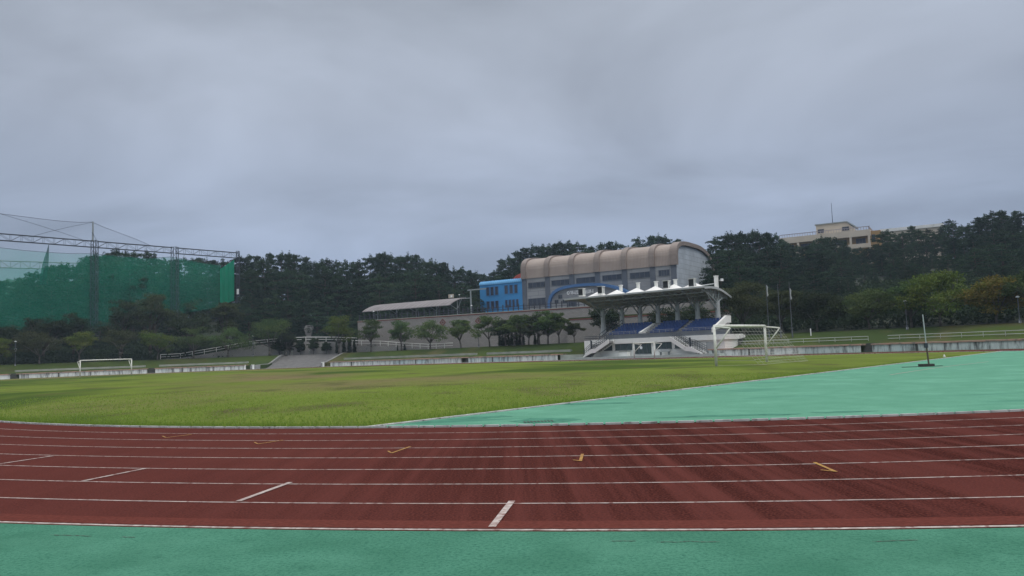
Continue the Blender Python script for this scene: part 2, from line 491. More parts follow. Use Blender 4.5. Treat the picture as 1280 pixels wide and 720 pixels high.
def ring(mb, Sa, Sb, qa, qb, n, z0, z1=None):
    z1 = z0 if z1 is None else z1
    for i in range(n):
        a = qa + (qb - qa) * i / n; c = qa + (qb - qa) * (i + 1) / n
        p = [(*to_xy(*PQ(a, Sa)), z0), (*to_xy(*PQ(c, Sa)), z0), (*to_xy(*PQ(c, Sb)), z1), (*to_xy(*PQ(a, Sb)), z1)]
        mb.quad(*p)


def swept(mb, prof, qs):
    """closed profile [(S,z)..] swept along the stadium path at parameters qs, with end caps"""
    n = len(prof); i0 = len(mb.v)
    for q in qs:
        for S, z in prof: mb.v.append((*to_xy(*PQ(q, S)), z))
    for a in range(len(qs) - 1):
        for k in range(n):
            j = (k + 1) % n
            mb.f.append((i0 + a * n + k, i0 + a * n + j, i0 + (a + 1) * n + j, i0 + (a + 1) * n + k)); mb.uv.append(None)
    mb.f.append(tuple(i0 + k for k in range(n))); mb.uv.append(None)
    mb.f.append(tuple(i0 + (len(qs) - 1) * n + k for k in reversed(range(n)))); mb.uv.append(None)


def qspan(a, b, st=2.0):
    n = max(2, int(abs(b - a) / st)); return [a + (b - a) * i / n for i in range(n + 1)]


# ------------------------------------------------------------------ flat sports ground
g = MB(); g.quad((-4000, -4000, -.06), (4000, -4000, -.06), (4000, 4000, -.06), (-4000, 4000, -.06))
tag(g.build('ground', 'bank'), kind='structure')

t = MB(); ring(t, R0 + .05, R0 + 8 * LW + .05, 0, QT, 420, 0)
track = tag(t.build('running_track', 'track', fix=False), kind='structure')
for k in range(1, 9):
    w = .018 if k < 8 else .026
    l = MB(); ring(l, R0 + k * LW - w, R0 + k * LW + w, 0, QT, 420, .004)
    l.build('lane_line', 'white_line', track, fix=False)
l = MB(); ring(l, R0 + 8 * LW - .36, R0 + 8 * LW - .05, 2 * LT + LC - 20, QT, 200, .004); l.build('track_edge_strip', 'track_edge', track, fix=False)


def strip(p, q, w, z, m, name):
    a, b = ground(*p), ground(*q); d = (b - a).normalized(); n = Vector((-d.y, d.x, 0)) * w / 2; zz = Vector((0, 0, z))
    mb = MB(); mb.quad(a - n + zz, b - n + zz, b + n + zz, a + n + zz); return mb.build(name, m, track)


for p, q in (((615, 659.6), (640, 627)), ((298, 627.2), (363, 603.5)), ((103, 602), (182, 586)), ((-8, 581.5), (66, 570.3))):
    strip(p, q, .07, .009, 'white_line', 'stagger_mark')
for p, q, r in (((322, 555.5), (354, 550.6), (318, 553.5)), ((489, 567), (513, 558.6), (485, 564.5)), ((725.5, 577), (728, 568), (716, 575.8)), ((1018, 578.6), (1045, 590.5), (1026, 588.5)), ((207, 547.5), (240, 543.4), (203, 545.6))):
    strip(p, q, .045, .009, 'yellow_line', 'relay_mark'); strip(r, (p if q[1] < p[1] else q), .032, .013, 'yellow_line', 'relay_mark')

# inner kerb, a low raised rail broken by drain gaps
kb = MB()
Q2 = 2 * LT + LC
q = Q2 - 60
while q < QT + 40:
    swept(kb, [(R0 - .05, -.02), (R0 + .02, -.02), (R0 + .02, .038), (R0 - .05, .038)], [q, q + .2, q + .4]); q += .46
kb.build('inner_kerb', 'kerb', track)

# infield turf, with a gentle crown
def crown(u, v):
    S = rad(u, v)
    e = min(R0 - S, u - EDGE_U)
    return .21 * sst(0, 9, e) * (1 - sst(4, 26, v))


def infield_mesh():
    us = list(np.arange(EDGE_U, HS + R0 + .1, 1.0)); vs = []
    mb = MB(); rows = []
    for u in us:
        half = R0 - .1 if abs(u) <= HS else math.sqrt(max(.04, (R0 - .1) ** 2 - (abs(u) - HS) ** 2))
        row = []
        for j in range(61):
            v = -half + 2 * half * j / 60
            row.append(len(mb.v)); mb.v.append((*to_xy(u, v), .012 + crown(u, v)))
        rows.append(row)
    for a, b in zip(rows, rows[1:]):
        for j in range(60): mb.f.append((a[j], b[j], b[j + 1], a[j + 1])); mb.uv.append(None)
    return mb


tag(infield_mesh().build('infield_grass', 'grass', smooth=True), kind='structure')
d = MB(); pts = []
half = math.sqrt((R0 - .06) ** 2 - (EDGE_U + HS) ** 2)
a0 = math.atan2(-EDGE_U - HS, half)
for i in range(81):
    a = a0 + (math.pi - 2 * a0) * i / 80
    pts.append((*to_xy(-HS - (R0 - .06) * math.sin(a), (R0 - .06) * math.cos(a)), .002))
d.poly(pts); dz = tag(d.build('high_jump_apron', 'green_d'), kind='structure')
# low concrete edging between turf and apron
e = MB(); A = to_xy(EDGE_U, -half); B = to_xy(EDGE_U, half)
dd = (Vector(B) - Vector(A)).normalized(); nn = Vector((-dd.y, dd.x)) * .07
for z0, z1 in ((-.02, .03),):
    P = [Vector(A) - nn, Vector(B) - nn, Vector(B) + nn, Vector(A) + nn]
    i = len(e.v); e.v += [(p.x, p.y, z0) for p in P] + [(p.x, p.y, z1) for p in P]
    for f in ((4, 5, 6, 7), (0, 1, 5, 4), (1, 2, 6, 5), (2, 3, 7, 6), (3, 0, 4, 7)): e.f.append(tuple(i + k for k in f)); e.uv.append(None)
e.build('turf_edging', 'kerb', dz)
# painted line on the apron
l = MB(); pl = [ground(x, y, .008) for x, y in ((1112, 468.6), (1140, 464.2), (1170, 459.8), (1200, 456), (1236, 452))]
for a, b in zip(pl, pl[1:]):
    dd = (b - a).normalized(); n = Vector((-dd.y, dd.x, 0)) * .035; l.quad(a - n, b - n, b + n, a + n)
l.build('apron_line', 'white_line', dz)
# outer green apron (where we stand) and faded strip at the far side
o = MB(); ring(o, R0 + 8 * LW + .05, 100, 2 * LT + LC - 60, QT + 8, 160, 0); tag(o.build('outer_apron', 'green_out', fix=False), kind='structure')
o = MB(); ring(o, R0 + 8 * LW + .05, 51, 8, 2 * LT + LC - 60, 300, .001); tag(o.build('far_apron', 'apron', fix=False), kind='structure')
# crack in the foreground surface
ck = MB(); base = [(762, 676.2), (780, 676.1), (798, 676.4)], [(821, 677.4), (850, 677.2), (862, 676.4), (876, 677.2), (905, 677.4)], [(1090, 677), (1125, 675.4), (1152, 674.6)], [(62, 668.4), (95, 669.3), (118, 670.2)], [(150, 671), (172, 671.4)]
for seg in base:
    fine = []
    for (x0, y0), (x1, y1) in zip(seg, seg[1:]):
        for i in range(6): fine.append((x0 + (x1 - x0) * i / 6, y0 + (y1 - y0) * i / 6 + rnd.uniform(-.25, .25)))
    pp = [ground(x, y, .004) for x, y in fine]
    for i, (a, b) in enumerate(zip(pp, pp[1:])):
        w = .002 + .005 * abs(math.sin(i * 1.3)); ck.quad(a - Vector((0, w, 0)), b - Vector((0, w, 0)), b + Vector((0, w, 0)), a + Vector((0, w, 0)))
tag(ck.build('surface_crack', 'step_dark', fix=False), kind='structure')
# damp stains on the apron near the kerb
MT['stain'] = M('damp_stain', (.070, .205, .142), (.090, .245, .17), 6, rough=1, spec=0, c3=(.055, .16, .115), s3=2.5)
for outl in ([(812, 522.6), (850, 520.2), (900, 518.6), (950, 517.3), (1004, 517), (985, 518.6), (940, 519.3), (905, 520.6), (860, 521.8)], [(556, 523.4), (590, 520.6), (628, 519.4), (640, 520.4), (618, 521.8), (600, 523.6), (575, 524.8)], [(636, 526.6), (664, 522.8), (700, 522.2), (730, 524), (706, 527.4), (668, 529.4)], [(690, 505), (740, 503.2), (800, 503), (770, 504.6), (716, 505.9)], [(1010, 515.6), (1060, 513.6), (1100, 513.4), (1075, 515), (1035, 516.2)], [(505, 528.5), (540, 526.2), (556, 526.8), (530, 529.2)]):
    fine = []
    for (x0, y0), (x1, y1) in zip(outl, outl[1:] + outl[:1]):
        for i in range(5): fine.append(ground(x0 + (x1 - x0) * i / 5 + rnd.uniform(-1.5, 1.5), y0 + (y1 - y0) * i / 5 + rnd.uniform(-.22, .22), .006))
    mb = MB(); mb.poly(fine); mb.build('water_stain', 'stain', dz, fix=False)
# drain grate beside the kerb
gp = ground(674, 527.5)
gr = empty('drain_cover', (gp.x, gp.y, .004), .08); tag(gr, 'dark slotted drain cover set in the green apron beside the kerb', 'drain cover')
b = MB(); b.box(-.36, .36, -.17, .17, 0, .008); b.build('rim', 'stain', gr)
b = MB()
for i in range(9): b.box(-.34 + i * .076, -.30 + i * .076, -.15, .15, .009, .014)
b.build('grille', 'grate', gr)

# ------------------------------------------------------------------ grass blades near the front edge of the turf (one mass)
def blades():
    N = 26000
    EN = 16000
    V = np.zeros(((N + EN) * 3, 3), np.float32); cnt = 0; tone = []
    while cnt < EN:
        if rnd.random() < .55:
            u, v = EDGE_U + .04 + abs(rnd.gauss(0, .16)), rnd.uniform(-34.5, 20)
        else:
            a = rnd.uniform(math.pi * .5, math.pi * .95); S = R0 - .1 - abs(rnd.gauss(0, .2)); u, v = -HS + rnd.choice((-1, 1, 1)) * S * math.cos(a) * -.9, -S * math.sin(a)
            u = rnd.uniform(EDGE_U, -20); v = -math.sqrt(max(0, S * S - (max(0, -HS - u)) ** 2))
            if u < EDGE_U + .05: continue
        if math.sin(u * 1.7 + v * 2.3) * math.sin(v * .9 - u) < rnd.uniform(-.9, .5): continue
        x, y = to_xy(u, v); h = rnd.uniform(.05, .15); w = .008; a = rnd.uniform(0, 6.28)
        V[cnt * 3] = (x - w * math.cos(a), y - w * math.sin(a), 0); V[cnt * 3 + 1] = (x + w * math.cos(a), y + w * math.sin(a), 0); V[cnt * 3 + 2] = (x + rnd.gauss(0, .05), y + rnd.gauss(0, .05), h)
        tone.append(rnd.uniform(0, .4)); cnt += 1
    N = N + EN
    while cnt < N:
        n = 20000
        X = rng.uniform(-24, 26, n); Y = 13 + 26 * rng.random(n) ** 1.7
        for x, y in zip(X, Y):
            u, v = to_uv(x, y)
            if cnt >= N: break
            S = rad(u, v)
            e = min(R0 - S, u - EDGE_U)
            if e < .08: continue
            if e > .8 and rnd.random() > .8 * max(0, 1 - (e - .8) / 16): continue
            h = (.03 + .08 * rnd.random()) * (1.6 if e < .6 else .8 * max(.35, 1 - e / 18))
            patch = math.sin(x * .6 + 1) * math.sin(y * .9 + x * .2)
            h *= 1 + .5 * max(0, patch)
            w = .006 + .004 * rnd.random(); a = rnd.uniform(0, 6.28); z = .01 + crown(u, v)
            lx, ly = rnd.gauss(0, .04), rnd.gauss(0, .04)
            V[cnt * 3] = (x - w * math.cos(a) * 1.8, y - w * math.sin(a), z); V[cnt * 3 + 1] = (x + w * math.cos(a) * 1.8, y + w * math.sin(a), z); V[cnt * 3 + 2] = (x + lx, y + ly, z + h)
            tone.append(min(1, max(0, .5 + .3 * patch + rnd.uniform(-.3, .3)))); cnt += 1
    me = bpy.data.meshes.new('grass'); me.vertices.add(N * 3); me.vertices.foreach_set('co', V.ravel())
    me.loops.add(N * 3); me.loops.foreach_set('vertex_index', np.arange(N * 3, dtype=np.int32))
    me.polygons.add(N); me.polygons.foreach_set('loop_start', np.arange(0, N * 3, 3, dtype=np.int32))
    me.update(calc_edges=True)
    at_ = me.attributes.new('tone', 'FLOAT', 'FACE'); at_.data.foreach_set('value', np.array(tone, np.float32))
    me.materials.append(MT['blade'])
    o = bpy.data.objects.new('grass', me); col.objects.link(o)
    tag(o, 'short uneven grass blades along the front edge of the infield', 'grass', kind='stuff')


blades()

# ------------------------------------------------------------------ terrain outside the stadium
SB = [50.95, 51.0, 52.2, 54.5, 57, 59, 61]
SH = [61, 63, 66, 70, 75, 80, 86, 93, 101, 110, 120, 132, 146, 162, 180, 205, 235, 280, 340, 420]
qs = sorted(set([round(x, 3) for x in list(np.arange(-75, LT + LC + 60, 3.0))] + [round(ROAD_Q[0], 3), round(ROAD_Q[0] - .02, 3), round(ROAD_Q[1], 3), round(ROAD_Q[1] + .02, 3)]))


def road_z(S): return .02 + max(0, min(1, (S - 50.2) / 10.8)) * 2.72


def tz(q, S, X, Y):
    if S <= 50.96: return -.02
    z = hill(X, Y)
    if ROAD_Q[0] - .001 <= q <= ROAD_Q[1] + .001 and S <= 61.01: z = min(z, road_z(S) - .06)
    return z


for name, SS, mt in (('grass_bank', SB, 'bank'), ('hillside', SH, 'floor')):
    mb = MB(); rows = []
    for q in qs:
        row = []
        for S in SS:
            x, y = to_xy(*PQ(q, S)); row.append(len(mb.v)); mb.v.append((x, y, tz(q, S, x, y)))
        rows.append(row)
    for a, b in zip(rows, rows[1:]):
        for j in range(len(SS) - 1): mb.f.append((a[j], a[j + 1], b[j + 1], b[j])); mb.uv.append(None)
    tag(mb.build(name, mt, smooth=(name == 'hillside')), kind='structure')

# access road up to the terrace
rd = MB()
for S0, S1 in zip(np.linspace(49.7, 62, 10), np.linspace(49.7, 62, 10)[1:]):
    ring(rd, S0, S1, ROAD_Q[0] + .05, ROAD_Q[1] - .05, 6, road_z(S0), road_z(S1))
tag(rd.build('access_road', 'asphalt', fix=False), kind='structure')
for nm, q, sgn, lb in (('ramp_side_wall', ROAD_Q[1], 1, 'grey concrete side wall on the road bend beside the tree lamp'), ('ramp_side_wall', ROAD_Q[0], -1, 'low grey concrete side wall where the road meets the long bleacher wall')):
    mb = MB(); i0 = 0; st = []
    for S in np.linspace(49.6, 61, 9):
        zb = road_z(S); zt = lerp_list(BANK, max(S, 51)) + .12
        if S < 50.5: zt = .75
        flare = max(0, (52.5 - S)) * (.9 if sgn > 0 else .2)
        ww = .35 if sgn < 0 else .35
        a = [(q + sgn * (0 + flare), zb - .2), (q + sgn * (ww + flare), zb - .2), (q + sgn * (ww + flare), zt), (q + sgn * (0 + flare), zt)]
        st.append([(*to_xy(*PQ(qq, S)), z) for qq, z in a])
    for s in st: mb.v += s
    for r in range(len(st) - 1):
        for k in range(4):
            j = (k + 1) % 4; mb.f.append((r * 4 + k, r * 4 + j, r * 4 + 4 + j, r * 4 + 4 + k)); mb.uv.append(None)
    mb.f.append((0, 1, 2, 3)); mb.uv.append(None); mb.f.append((len(st) * 4 - 1, len(st) * 4 - 2, len(st) * 4 - 3, len(st) * 4 - 4)); mb.uv.append(None)
    tag(mb.build(nm, 'conc'), lb, 'wall')

# ------------------------------------------------------------------ bleacher walls round the far side of the track
segs = [(-40, 12.5, 476, 'short stained white bleacher wall at the left end beyond the lamp post'),
        (24.5, 184, 468, 'white stained bleacher wall behind the far goal on the left'),
        (194, 305, 464, 'white stained bleacher wall between the far goal and the grey road'),
        (413, 576.5, 457, 'long white stained bleacher wall right of the grey road'),
        (585.5, 696, 451, 'white stained bleacher wall below the bushy tree clump'),
        (886, 1075.5, 440, 'white stained bleacher wall behind the near goal'),
        (1090.5, 1292, 437, 'white stained bleacher wall with pale blue wash behind the jump post')]
for i, (a, b, y, lb) in enumerate(segs):
    qa, qb = sorted((q_px(a, y), q_px(b, y)))
    r = empty('bleacher_wall', (0, 0, 0)); tag(r, lb, 'wall', 'bleacher walls along the far track')
    mb = MB(); swept(mb, [(WALL_S, -.05), (WALL_S + .25, -.05), (WALL_S + .25, .79), (WALL_S, .79)], qspan(qa, qb)); mb.build('front_wall', 'wash', r)
    mb = MB(); swept(mb, [(WALL_S - .12, .80), (52.3, .80), (52.3, .97), (WALL_S - .12, .97)], qspan(qa - .1, qb + .1)); mb.build('deck', 'deck', r)
    nj = max(1, int((qb - qa) / 12))
    for j in range(nj):
        qj = qa + (qb - qa) * (j + .7) / nj
        mb = MB(); swept(mb, [(WALL_S - .05, -.03), (WALL_S - .001, -.03), (WALL_S - .001, .82), (WALL_S - .05, .82)], [qj, qj + .25]); mb.build('joint', 'step_dark', r)
    # upper tier: concrete bench on the left, pipe rail on the right
    if a < 880:
        mb = MB(); swept(mb, [(53.8, 1.0), (54.2, 1.0), (54.2, 1.62), (53.8, 1.62)], qspan(qa + .4, qb - .4))
        o = mb.build('bleacher_bench', 'pale_conc')
        tag(o, 'pale concrete bench tier on the grass, ' + ('beyond the left lamp post', 'above the far goal', 'between the far goal and the road', 'right of the road, below the young trees', 'below the bushy tree clump')[i], 'bench', 'bench tiers on the grass bank')
    else:
        o = empty('hand_rail', (0, 0, 0)); tag(o, 'thin white pipe rail on the grass bank above the ' + ('bleacher wall behind the near goal' if i == 5 else 'bleacher wall with pale blue wash'), 'railing', 'pipe rails on the right bank')
        for zz in (1.85, 1.5, 1.22):
            mb = MB(); Q = qspan(qa + .4, qb - .4, 1.5)
            for p, q in zip(Q, Q[1:]): mb.bar((*to_xy(*PQ(p, 54)), zz), (*to_xy(*PQ(q, 54)), zz), .035 if zz > 1.3 else .05, 5)
            mb.build('rail', 'steel_pale', o)
        for q in np.arange(qa + .4, qb - .3, 2.0):
            mb = MB(); x, y_ = to_xy(*PQ(q, 54)); mb.bar((x, y_, 1.15), (x, y_, 1.85), .03, 5); mb.build('post', 'steel_pale', o)
# lower plain wall between the bleachers and the grandstand
qa, qb = sorted((q_px(697.5, 450), q_px(728, 449)))
mb = MB(); swept(mb, [(50.2, -.05), (50.5, -.05), (50.5, .8), (50.2, .8)], qspan(qa, qb)); tag(mb.build('link_wall', 'pale_conc'), 'plain grey wall joining the bleachers to the white grandstand', 'wall')
# steps in the gaps between the bleacher walls
for a, b, y, lb in ((13, 24, 476, 'dark steps in the gap by the left lamp post'), (184.5, 193.5, 467, 'dark steps in the wall gap right of the far goal'), (577, 585, 453, 'dark steps in the wall gap below the round young tree'), (1076.5, 1089.5, 438, 'dark steps in the wall gap right of the near goal')):
    qa, qb = sorted((q_px(a, y), q_px(b, y))); mb = MB()
    swept(mb, [(50.1, -.02), (51.6, -.02), (51.6, 1.02), (51.2, 1.02), (51.2, .78), (50.9, .78), (50.9, .52), (50.5, .52), (50.5, .26), (50.1, .26)], [qa + .1, (qa + qb) / 2, qb - .1])
    tag(mb.build('stairs', 'step_dark'), lb, 'steps', 'steps through the bleachers')

# ------------------------------------------------------------------ goals
def goal(name, pl, pr, H, depth, label, net=True, rad_=.088, hook=True, droop=.25):
    """pl, pr ground points of the posts; depth vector behind the goal"""
    r = empty(name, pl); tag(r, label, 'goal')
    o = Vector((0, 0, 0)); w = pr - pl; up = Vector((0, 0, H))
    for p in (o, w): MB().bar(p - Vector((0, 0, .05)), p + up, rad_, 10).build('post', 'goal', r, True)
    MB().bar(o + up, w + up, rad_, 10).build('crossbar', 'goal', r, True)
    dv = Vector(depth); near = dv.normalized() * 1.05
    if hook:
        for p in (o, w):
            mb = MB(); a = p + up - Vector((0, 0, .05)); b = p + up + near - Vector((0, 0, .18)); mb.bar(a, b, rad_ * .55, 8); mb.bar(b, p + Vector((0, 0, H * .42)), rad_ * .5, 8)
            mb.build('net_bracket', 'goal', r, True)
    if net:
        mb = MB(); rr = .008
        nx, ny = 15, 12
        def pt(s, t):
            top = w * s + up + near - Vector((0, 0, .18)); bot = w * s + dv * (1 + .06 * math.sin(s * 9)) + Vector((0, 0, .04))
            p = top.lerp(bot, t); p.z -= droop * math.sin(math.pi * t) * .55 * (1 - .3 * t); p.z = max(p.z, .03 + .03 * math.sin(s * 17 + t * 5) ** 2); return p
        for i in range(nx + 1):
            for j in range(ny): mb.bar(pt(i / nx, j / ny), pt(i / nx, (j + 1) / ny), rr, 3)
        for j in range(ny + 1):
            for i in range(nx): mb.bar(pt(i / nx, j / ny), pt((i + 1) / nx, j / ny), rr, 3)
        for s, p in ((0, o), (1, w)):
            for t in np.linspace(.1, 1, 8): mb.bar(p + up * (1 - t) + Vector((0, 0, .02)), pt(s, t), rr * .8, 3)
        mb.build('net', 'goal_net', r, fix=False)
    return r


pl = ground(895.6, 458.5, .2); pr_ = ground(960.8, 452.9, .2)
vd = Vector((VX, VY, 0)); ud = Vector((UX, UY, 0))
Yl = F_PX * 2.5 / 50.0
pl = ground(895.6, 458.5, .0); pl = pl * (Yl / pl.y)
pl.z = crown(*to_uv(pl.x, pl.y))
w = 7.32
pr_ = pl + vd * w; pr_.z = pl.z
goal('soccer_goal', pl, pr_, 2.5, -ud * 2.75 + vd * .1, 'large white goal with a sagging net standing near the green apron')
pl = ground(100.1, 472.1, .2); pl = pl * (F_PX * 2.5 / 20.9 / pl.y); pl.z = crown(*to_uv(pl.x, pl.y)) + .01
goal('soccer_goal', pl, pl + vd * 7.4, 2.45, ud * 1.9, 'distant white goal without a net in front of the left bleachers', net=False, rad_=.085)
pl = ground(793.2, 448.3, .0); kk = pl.x / pl.y; pl.z = .0
pr_ = ground(818, 447.4, 0); pr_ = pl + (pr_ - pl).normalized() * 3.1; pr_.z = 0
pl2 = hit_S(793, 448, 41.5); pr2 = hit_S(818.4, 447.4, 41.0)
sg = goal('small_goal', pl2, pr2, 2.1, ud * -.9 + vd * 1.0, 'small white goal in front of the grandstand door', net=False, rad_=.07)

# ------------------------------------------------------------------ jump post on the apron
p = ground(1160, 458.2); r = empty('jump_post', (p.x, p.y, .004)); tag(r, 'thin weathered upright post on a dark block base on the green apron', 'post')
fpx = F_PX / p.y
b = MB(); b.box(-.40, .24, -.22, .22, 0, .14); b.build('base', 'base_and_shadow', r)
b = MB(); b.box(-1.35, .75, -.05, .05, .001, .025); b.build('foot_shadow', 'base_and_shadow', r)  # thin dark strip modelled as the flat shadow at the post base
MB().bar((.05, 0, .14), (0.0, 0, 1.15), .042, 8).build('lower_tube', 'wood', r)
MB().bar((0.0, 0, 1.15), (-.06, 0, 2.72), .028, 8).build('upper_tube', 'steel_pale', r)
b = MB()
b.box(-.10, .06, -.06, .06, .98, 1.22)
b.build('clamp', 'steel_dark', r)
p = ground(1180.5, 447); b = MB()
r = empty('marker_flag', (p.x, p.y, 0)); tag(r, 'tiny white marker cone on the turf edge behind the jump post', 'marker')
MB().bar((0, 0, 0), (0, 0, .22), .11, 8, .03).build('cone', 'white', r)

# ------------------------------------------------------------------ lamp posts, flag poles, bollards
def lamp(px, pybase, S, pytop, label, Y=None, box=False, head=.62):
    p = hit_S(px, pybase, S) if Y is None else at(px, pybase, Y)
    p.z = terr(p.x, p.y)
    H = at(px, pytop, p.y).z - p.z
    r = empty('lamp_post', p); tag(r, label, 'lamp post', 'lamp posts round the ground')
    mb = MB(); mb.bar((0, 0, -.1), (0, 0, .5), .13, 8); mb.bar((0, 0, .5), (0, 0, H), .05, 8); mb.build('pole', 'frame', r)
    mb = MB(); mb.bar((0, 0, H), (0, 0, H + .12 * head), .12 * head, 10, .42 * head); mb.bar((0, 0, H + .12 * head), (0, 0, H + .34 * head), .42 * head, 10, .12 * head); mb.build('lamp_head', 'lamp_white', r, True)
    MB().box(-.1, .1, -.1, .1, .02, .28).build('foot', 'lamp_white', r)
    if box: MB().box(-.18, .18, -.16, .16, H * .6, H * .6 + .6).build('control_box', 'steel', r)
    return r


lamp(19, 456, 58.2, 427.5, 'lamp post with a white head and grey box left of the fork stemmed tree', box=True)
lamp(316.5, 446, 59.2, 420.5, 'lamp post with a white head against the stone ramp by the road', box=True)
lamp(598.5, 433, 59.2, 408, 'lamp post with a white head before the stone wall under the blue building')
lamp(1134, 412, 58.5, 377, 'lamp post with a white head in front of the broad green tree')
lamp(1275, 405, 59.5, 372, 'lamp post with a white head under the golden tree at the right edge')
lamp(467, 395, 0, 390, 'short white lamp at the left end of the curved shed roof', Y=168)
lamp(589.5, 388, 0, 382.5, 'short white lamp between the curved shed and the blue building', Y=171)
lamp(574.3, 376, 0, 369, 'thin white lamp behind the right end of the curved shed', Y=188)
for px, py, pt_, fl, lb in ((961.5, 419, 355, 363, 'left flagpole with a limp pale flag before the dark trees'), (976, 418.5, 354.5, None, 'bare middle flagpole between the two with flags'), (990.5, 418, 352, 367, 'right flagpole with a bright limp white flag')):
    p = hit_S(px, py, 57); p.z = terr(p.x, p.y); H = at(px, pt_, p.y).z - p.z
    r = empty('flagpole', p); tag(r, lb, 'flagpole', 'flagpoles on the grass bank')
    mb = MB(); mb.bar((0, 0, -.1), (0, 0, H), .05, 8, .03); mb.build('pole', 'frame', r)
    mb = MB(); mb.bar((0, 0, -.05), (0, 0, .95), .10, 8); mb.build('sleeve', 'frame', r)
    if fl:
        z0 = at(px, fl, p.y).z - p.z; mb = MB(); pr = None
        for i in range(7):
            z = z0 + .75 - i * .25; w = .08 + .09 * math.sin(i * .9 + .4) ** 2; cur = ((.05, .02 * (-1) ** i, z), (.08 + w, .06 * (-1) ** i, z - .1), (.05 + w * .6, -.07, z - .03))
            if pr:
                for k in range(3): mb.quad(pr[k], cur[k], cur[(k + 1) % 3], pr[(k + 1) % 3])
            pr = cur
        mb.build('flag', 'steel_pale', r)
p = hit_S(1013.5, 417, 57.5); p.z = terr(p.x, p.y); r = empty('marker_post', p); tag(r, 'short white post on the bank right of the flagpoles', 'post')
MB().bar((0, 0, -.1), (0, 0, .85), .07, 8).build('shaft', 'lamp_white', r); MB().bar((0, 0, .85), (0, 0, .95), .09, 8, .05).build('cap', 'lamp_white', r)
bols = [(347.5, 'pale bollard nearest the road corner under the big round tree'), (354, 'second bollard from the big round tree at the top of the road'), (365, 'bollard at the middle of the road top'), (376, 'bollard right of the middle of the road top'), (387, 'bollard on the grass right of the road, below the carved stone'), (409, 'white bollard beside the yellow green tree')]
b0 = None
for px, lb in bols:
    p = hit_S(px, 443, 61.3); p.z = terr(p.x, p.y)
    if b0 is None:
        r = b0 = empty('bollard', p); MB().bar((0, 0, -.15), (0, 0, .75), .12, 8).build('shaft', 'pale_conc', r); MB().bar((0, 0, .75), (0, 0, .85), .12, 8, .05).build('cap', 'lamp_white', r)
    else: r = copy_tree(b0)
    r.location = p; tag(r, lb, 'bollard', 'bollards across the road')
# white end posts at the bleacher ends by the road
e0 = None
for px, y, lb in ((305.5, 461, 'white end post of the bleacher wall left of the road'), (316, 460, 'white end post where the sloping side wall begins'), (403.5, 457.5, 'white end post right of the road')):
    p = hit_S(px, y, 49.9)
    if e0 is None:
        r = e0 = empty('end_post', p); MB().box(-.22, .22, -.2, .2, -.05, .85).build('shaft', 'white_wall', r); MB().box(-.25, .25, -.23, .23, .85, .95).build('cap', 'white_wall', r)
    else: r = copy_tree(e0)
    r.location = p; r.rotation_euler = (0, 0, math.atan2(VY, VX) - math.pi / 2); tag(r, lb, 'post', 'end posts by the road')

# carved stone
p = at(386, 424, 180); p.z = hill(p.x, p.y); zt = at(385, 406.8, 180).z - p.z; zb = at(385, 421, 180).z - p.z
r = empty('stone_monument', p, .1); tag(r, 'carved upright grey stone monument above the stone ramp', 'monument')
mb = MB(); st = [(-.3, .5), (-.55, .38), (-.95, .2), (-1.15, .0)]
prof = [(-.5, zb), (.45, zb), (.75, zb + (zt - zb) * .45), (1.1, zb + (zt - zb) * .8), (1.0, zt * .99), (.2, zt * 1.02), (-.6, zt), (-1.0, zb + (zt - zb) * .72), (-.75, zb + (zt - zb) * .35)]
mb.prism(prof, 1, -.35, .35); mb.build('stone', 'granite', r)
mb = MB(); mb.box(-.65, .6, -.5, .5, -.3, zb + .05); mb.build('plinth', 'step_dark', r)
mb = MB()
for i in range(4): z = zb + (zt - zb) * (.32 + i * .17); mb.box(.0 - .22, .32, -.39, -.352, z, z + .22)
mb.build('carved_characters', 'step_dark', r)

# ------------------------------------------------------------------ plateau, retaining wall, ramp
PL = 82.0
def pw(t, n=0, z=0): p = WL + PDIR * t + PNRM * n; return Vector((p.x, p.y, z))
mb = MB(); A = [pw(0, .35), pw(PL, .35), pw(PL, 70), pw(0, 50)]
mb.quad(*[(p.x, p.y, PLAT_Z) for p in A]); tag(mb.build('paved_yard', 'plateau'), kind='structure')
ang = math.atan2(PDIR.y, PDIR.x)
rw = empty('retaining_wall', pw(0), ang); tag(rw, 'tall grey stone retaining wall with red diamond inlays below the gymnasium', 'wall')
mb = MB(); mb.box(0, PL, 0, .6, -.2, PLAT_Z - .222); mb.box(-.0, .5, .6, 26, -.2, PLAT_Z - .222); mb.build('stone_face', 'stone', rw)
mb = MB(); mb.box(-.05, PL, -.06, .7, PLAT_Z - .22, PLAT_Z - .02); mb.build('coping', 'red_trim', rw)
mb = MB(); mb.box(-.05, PL, .0, .5, PLAT_Z - .02, PLAT_Z + .12); mb.build('kerb', 'pale_conc', rw)
Minv = Matrix.Rotation(-ang, 3, 'Z')
def on_wall(px, py, n=0):
    d = ray(px, py); c = Vector((0, 0, CAM_H)); base = WL + PNRM * n
    t = (base - c).dot(PNRM) / d.dot(PNRM); P = c + d * t; q = Minv @ (P - Vector((WL.x, WL.y, 0))); return q.x, q.z
for px, py in ((553.5, 403), (598, 401), (651, 400), (690.5, 395), (711.5, 412.3), (666, 411)):
    x, z = on_wall(px, py); mb = MB(); s = .78
    for s0, s1 in ((s, s * .62), (s * .33, 0)):
        for k in range(4):
            a0, a1 = math.pi / 2 * k, math.pi / 2 * (k + 1)
            pt = lambda rr, a: (x + rr * math.cos(a) * 1.05, z + rr * math.sin(a))
            if s1 > 0: mb.prism([pt(s0, a0), pt(s0, a1), pt(s1, a1), pt(s1, a0)], 1, -.05, .02)
        if s1 == 0: mb.prism([pt(s0, a) for a in (0, math.pi / 2, math.pi, 1.5 * math.pi)], 1, -.05, .02)
    mb.build('diamond_inlay', 'red_trim', rw)
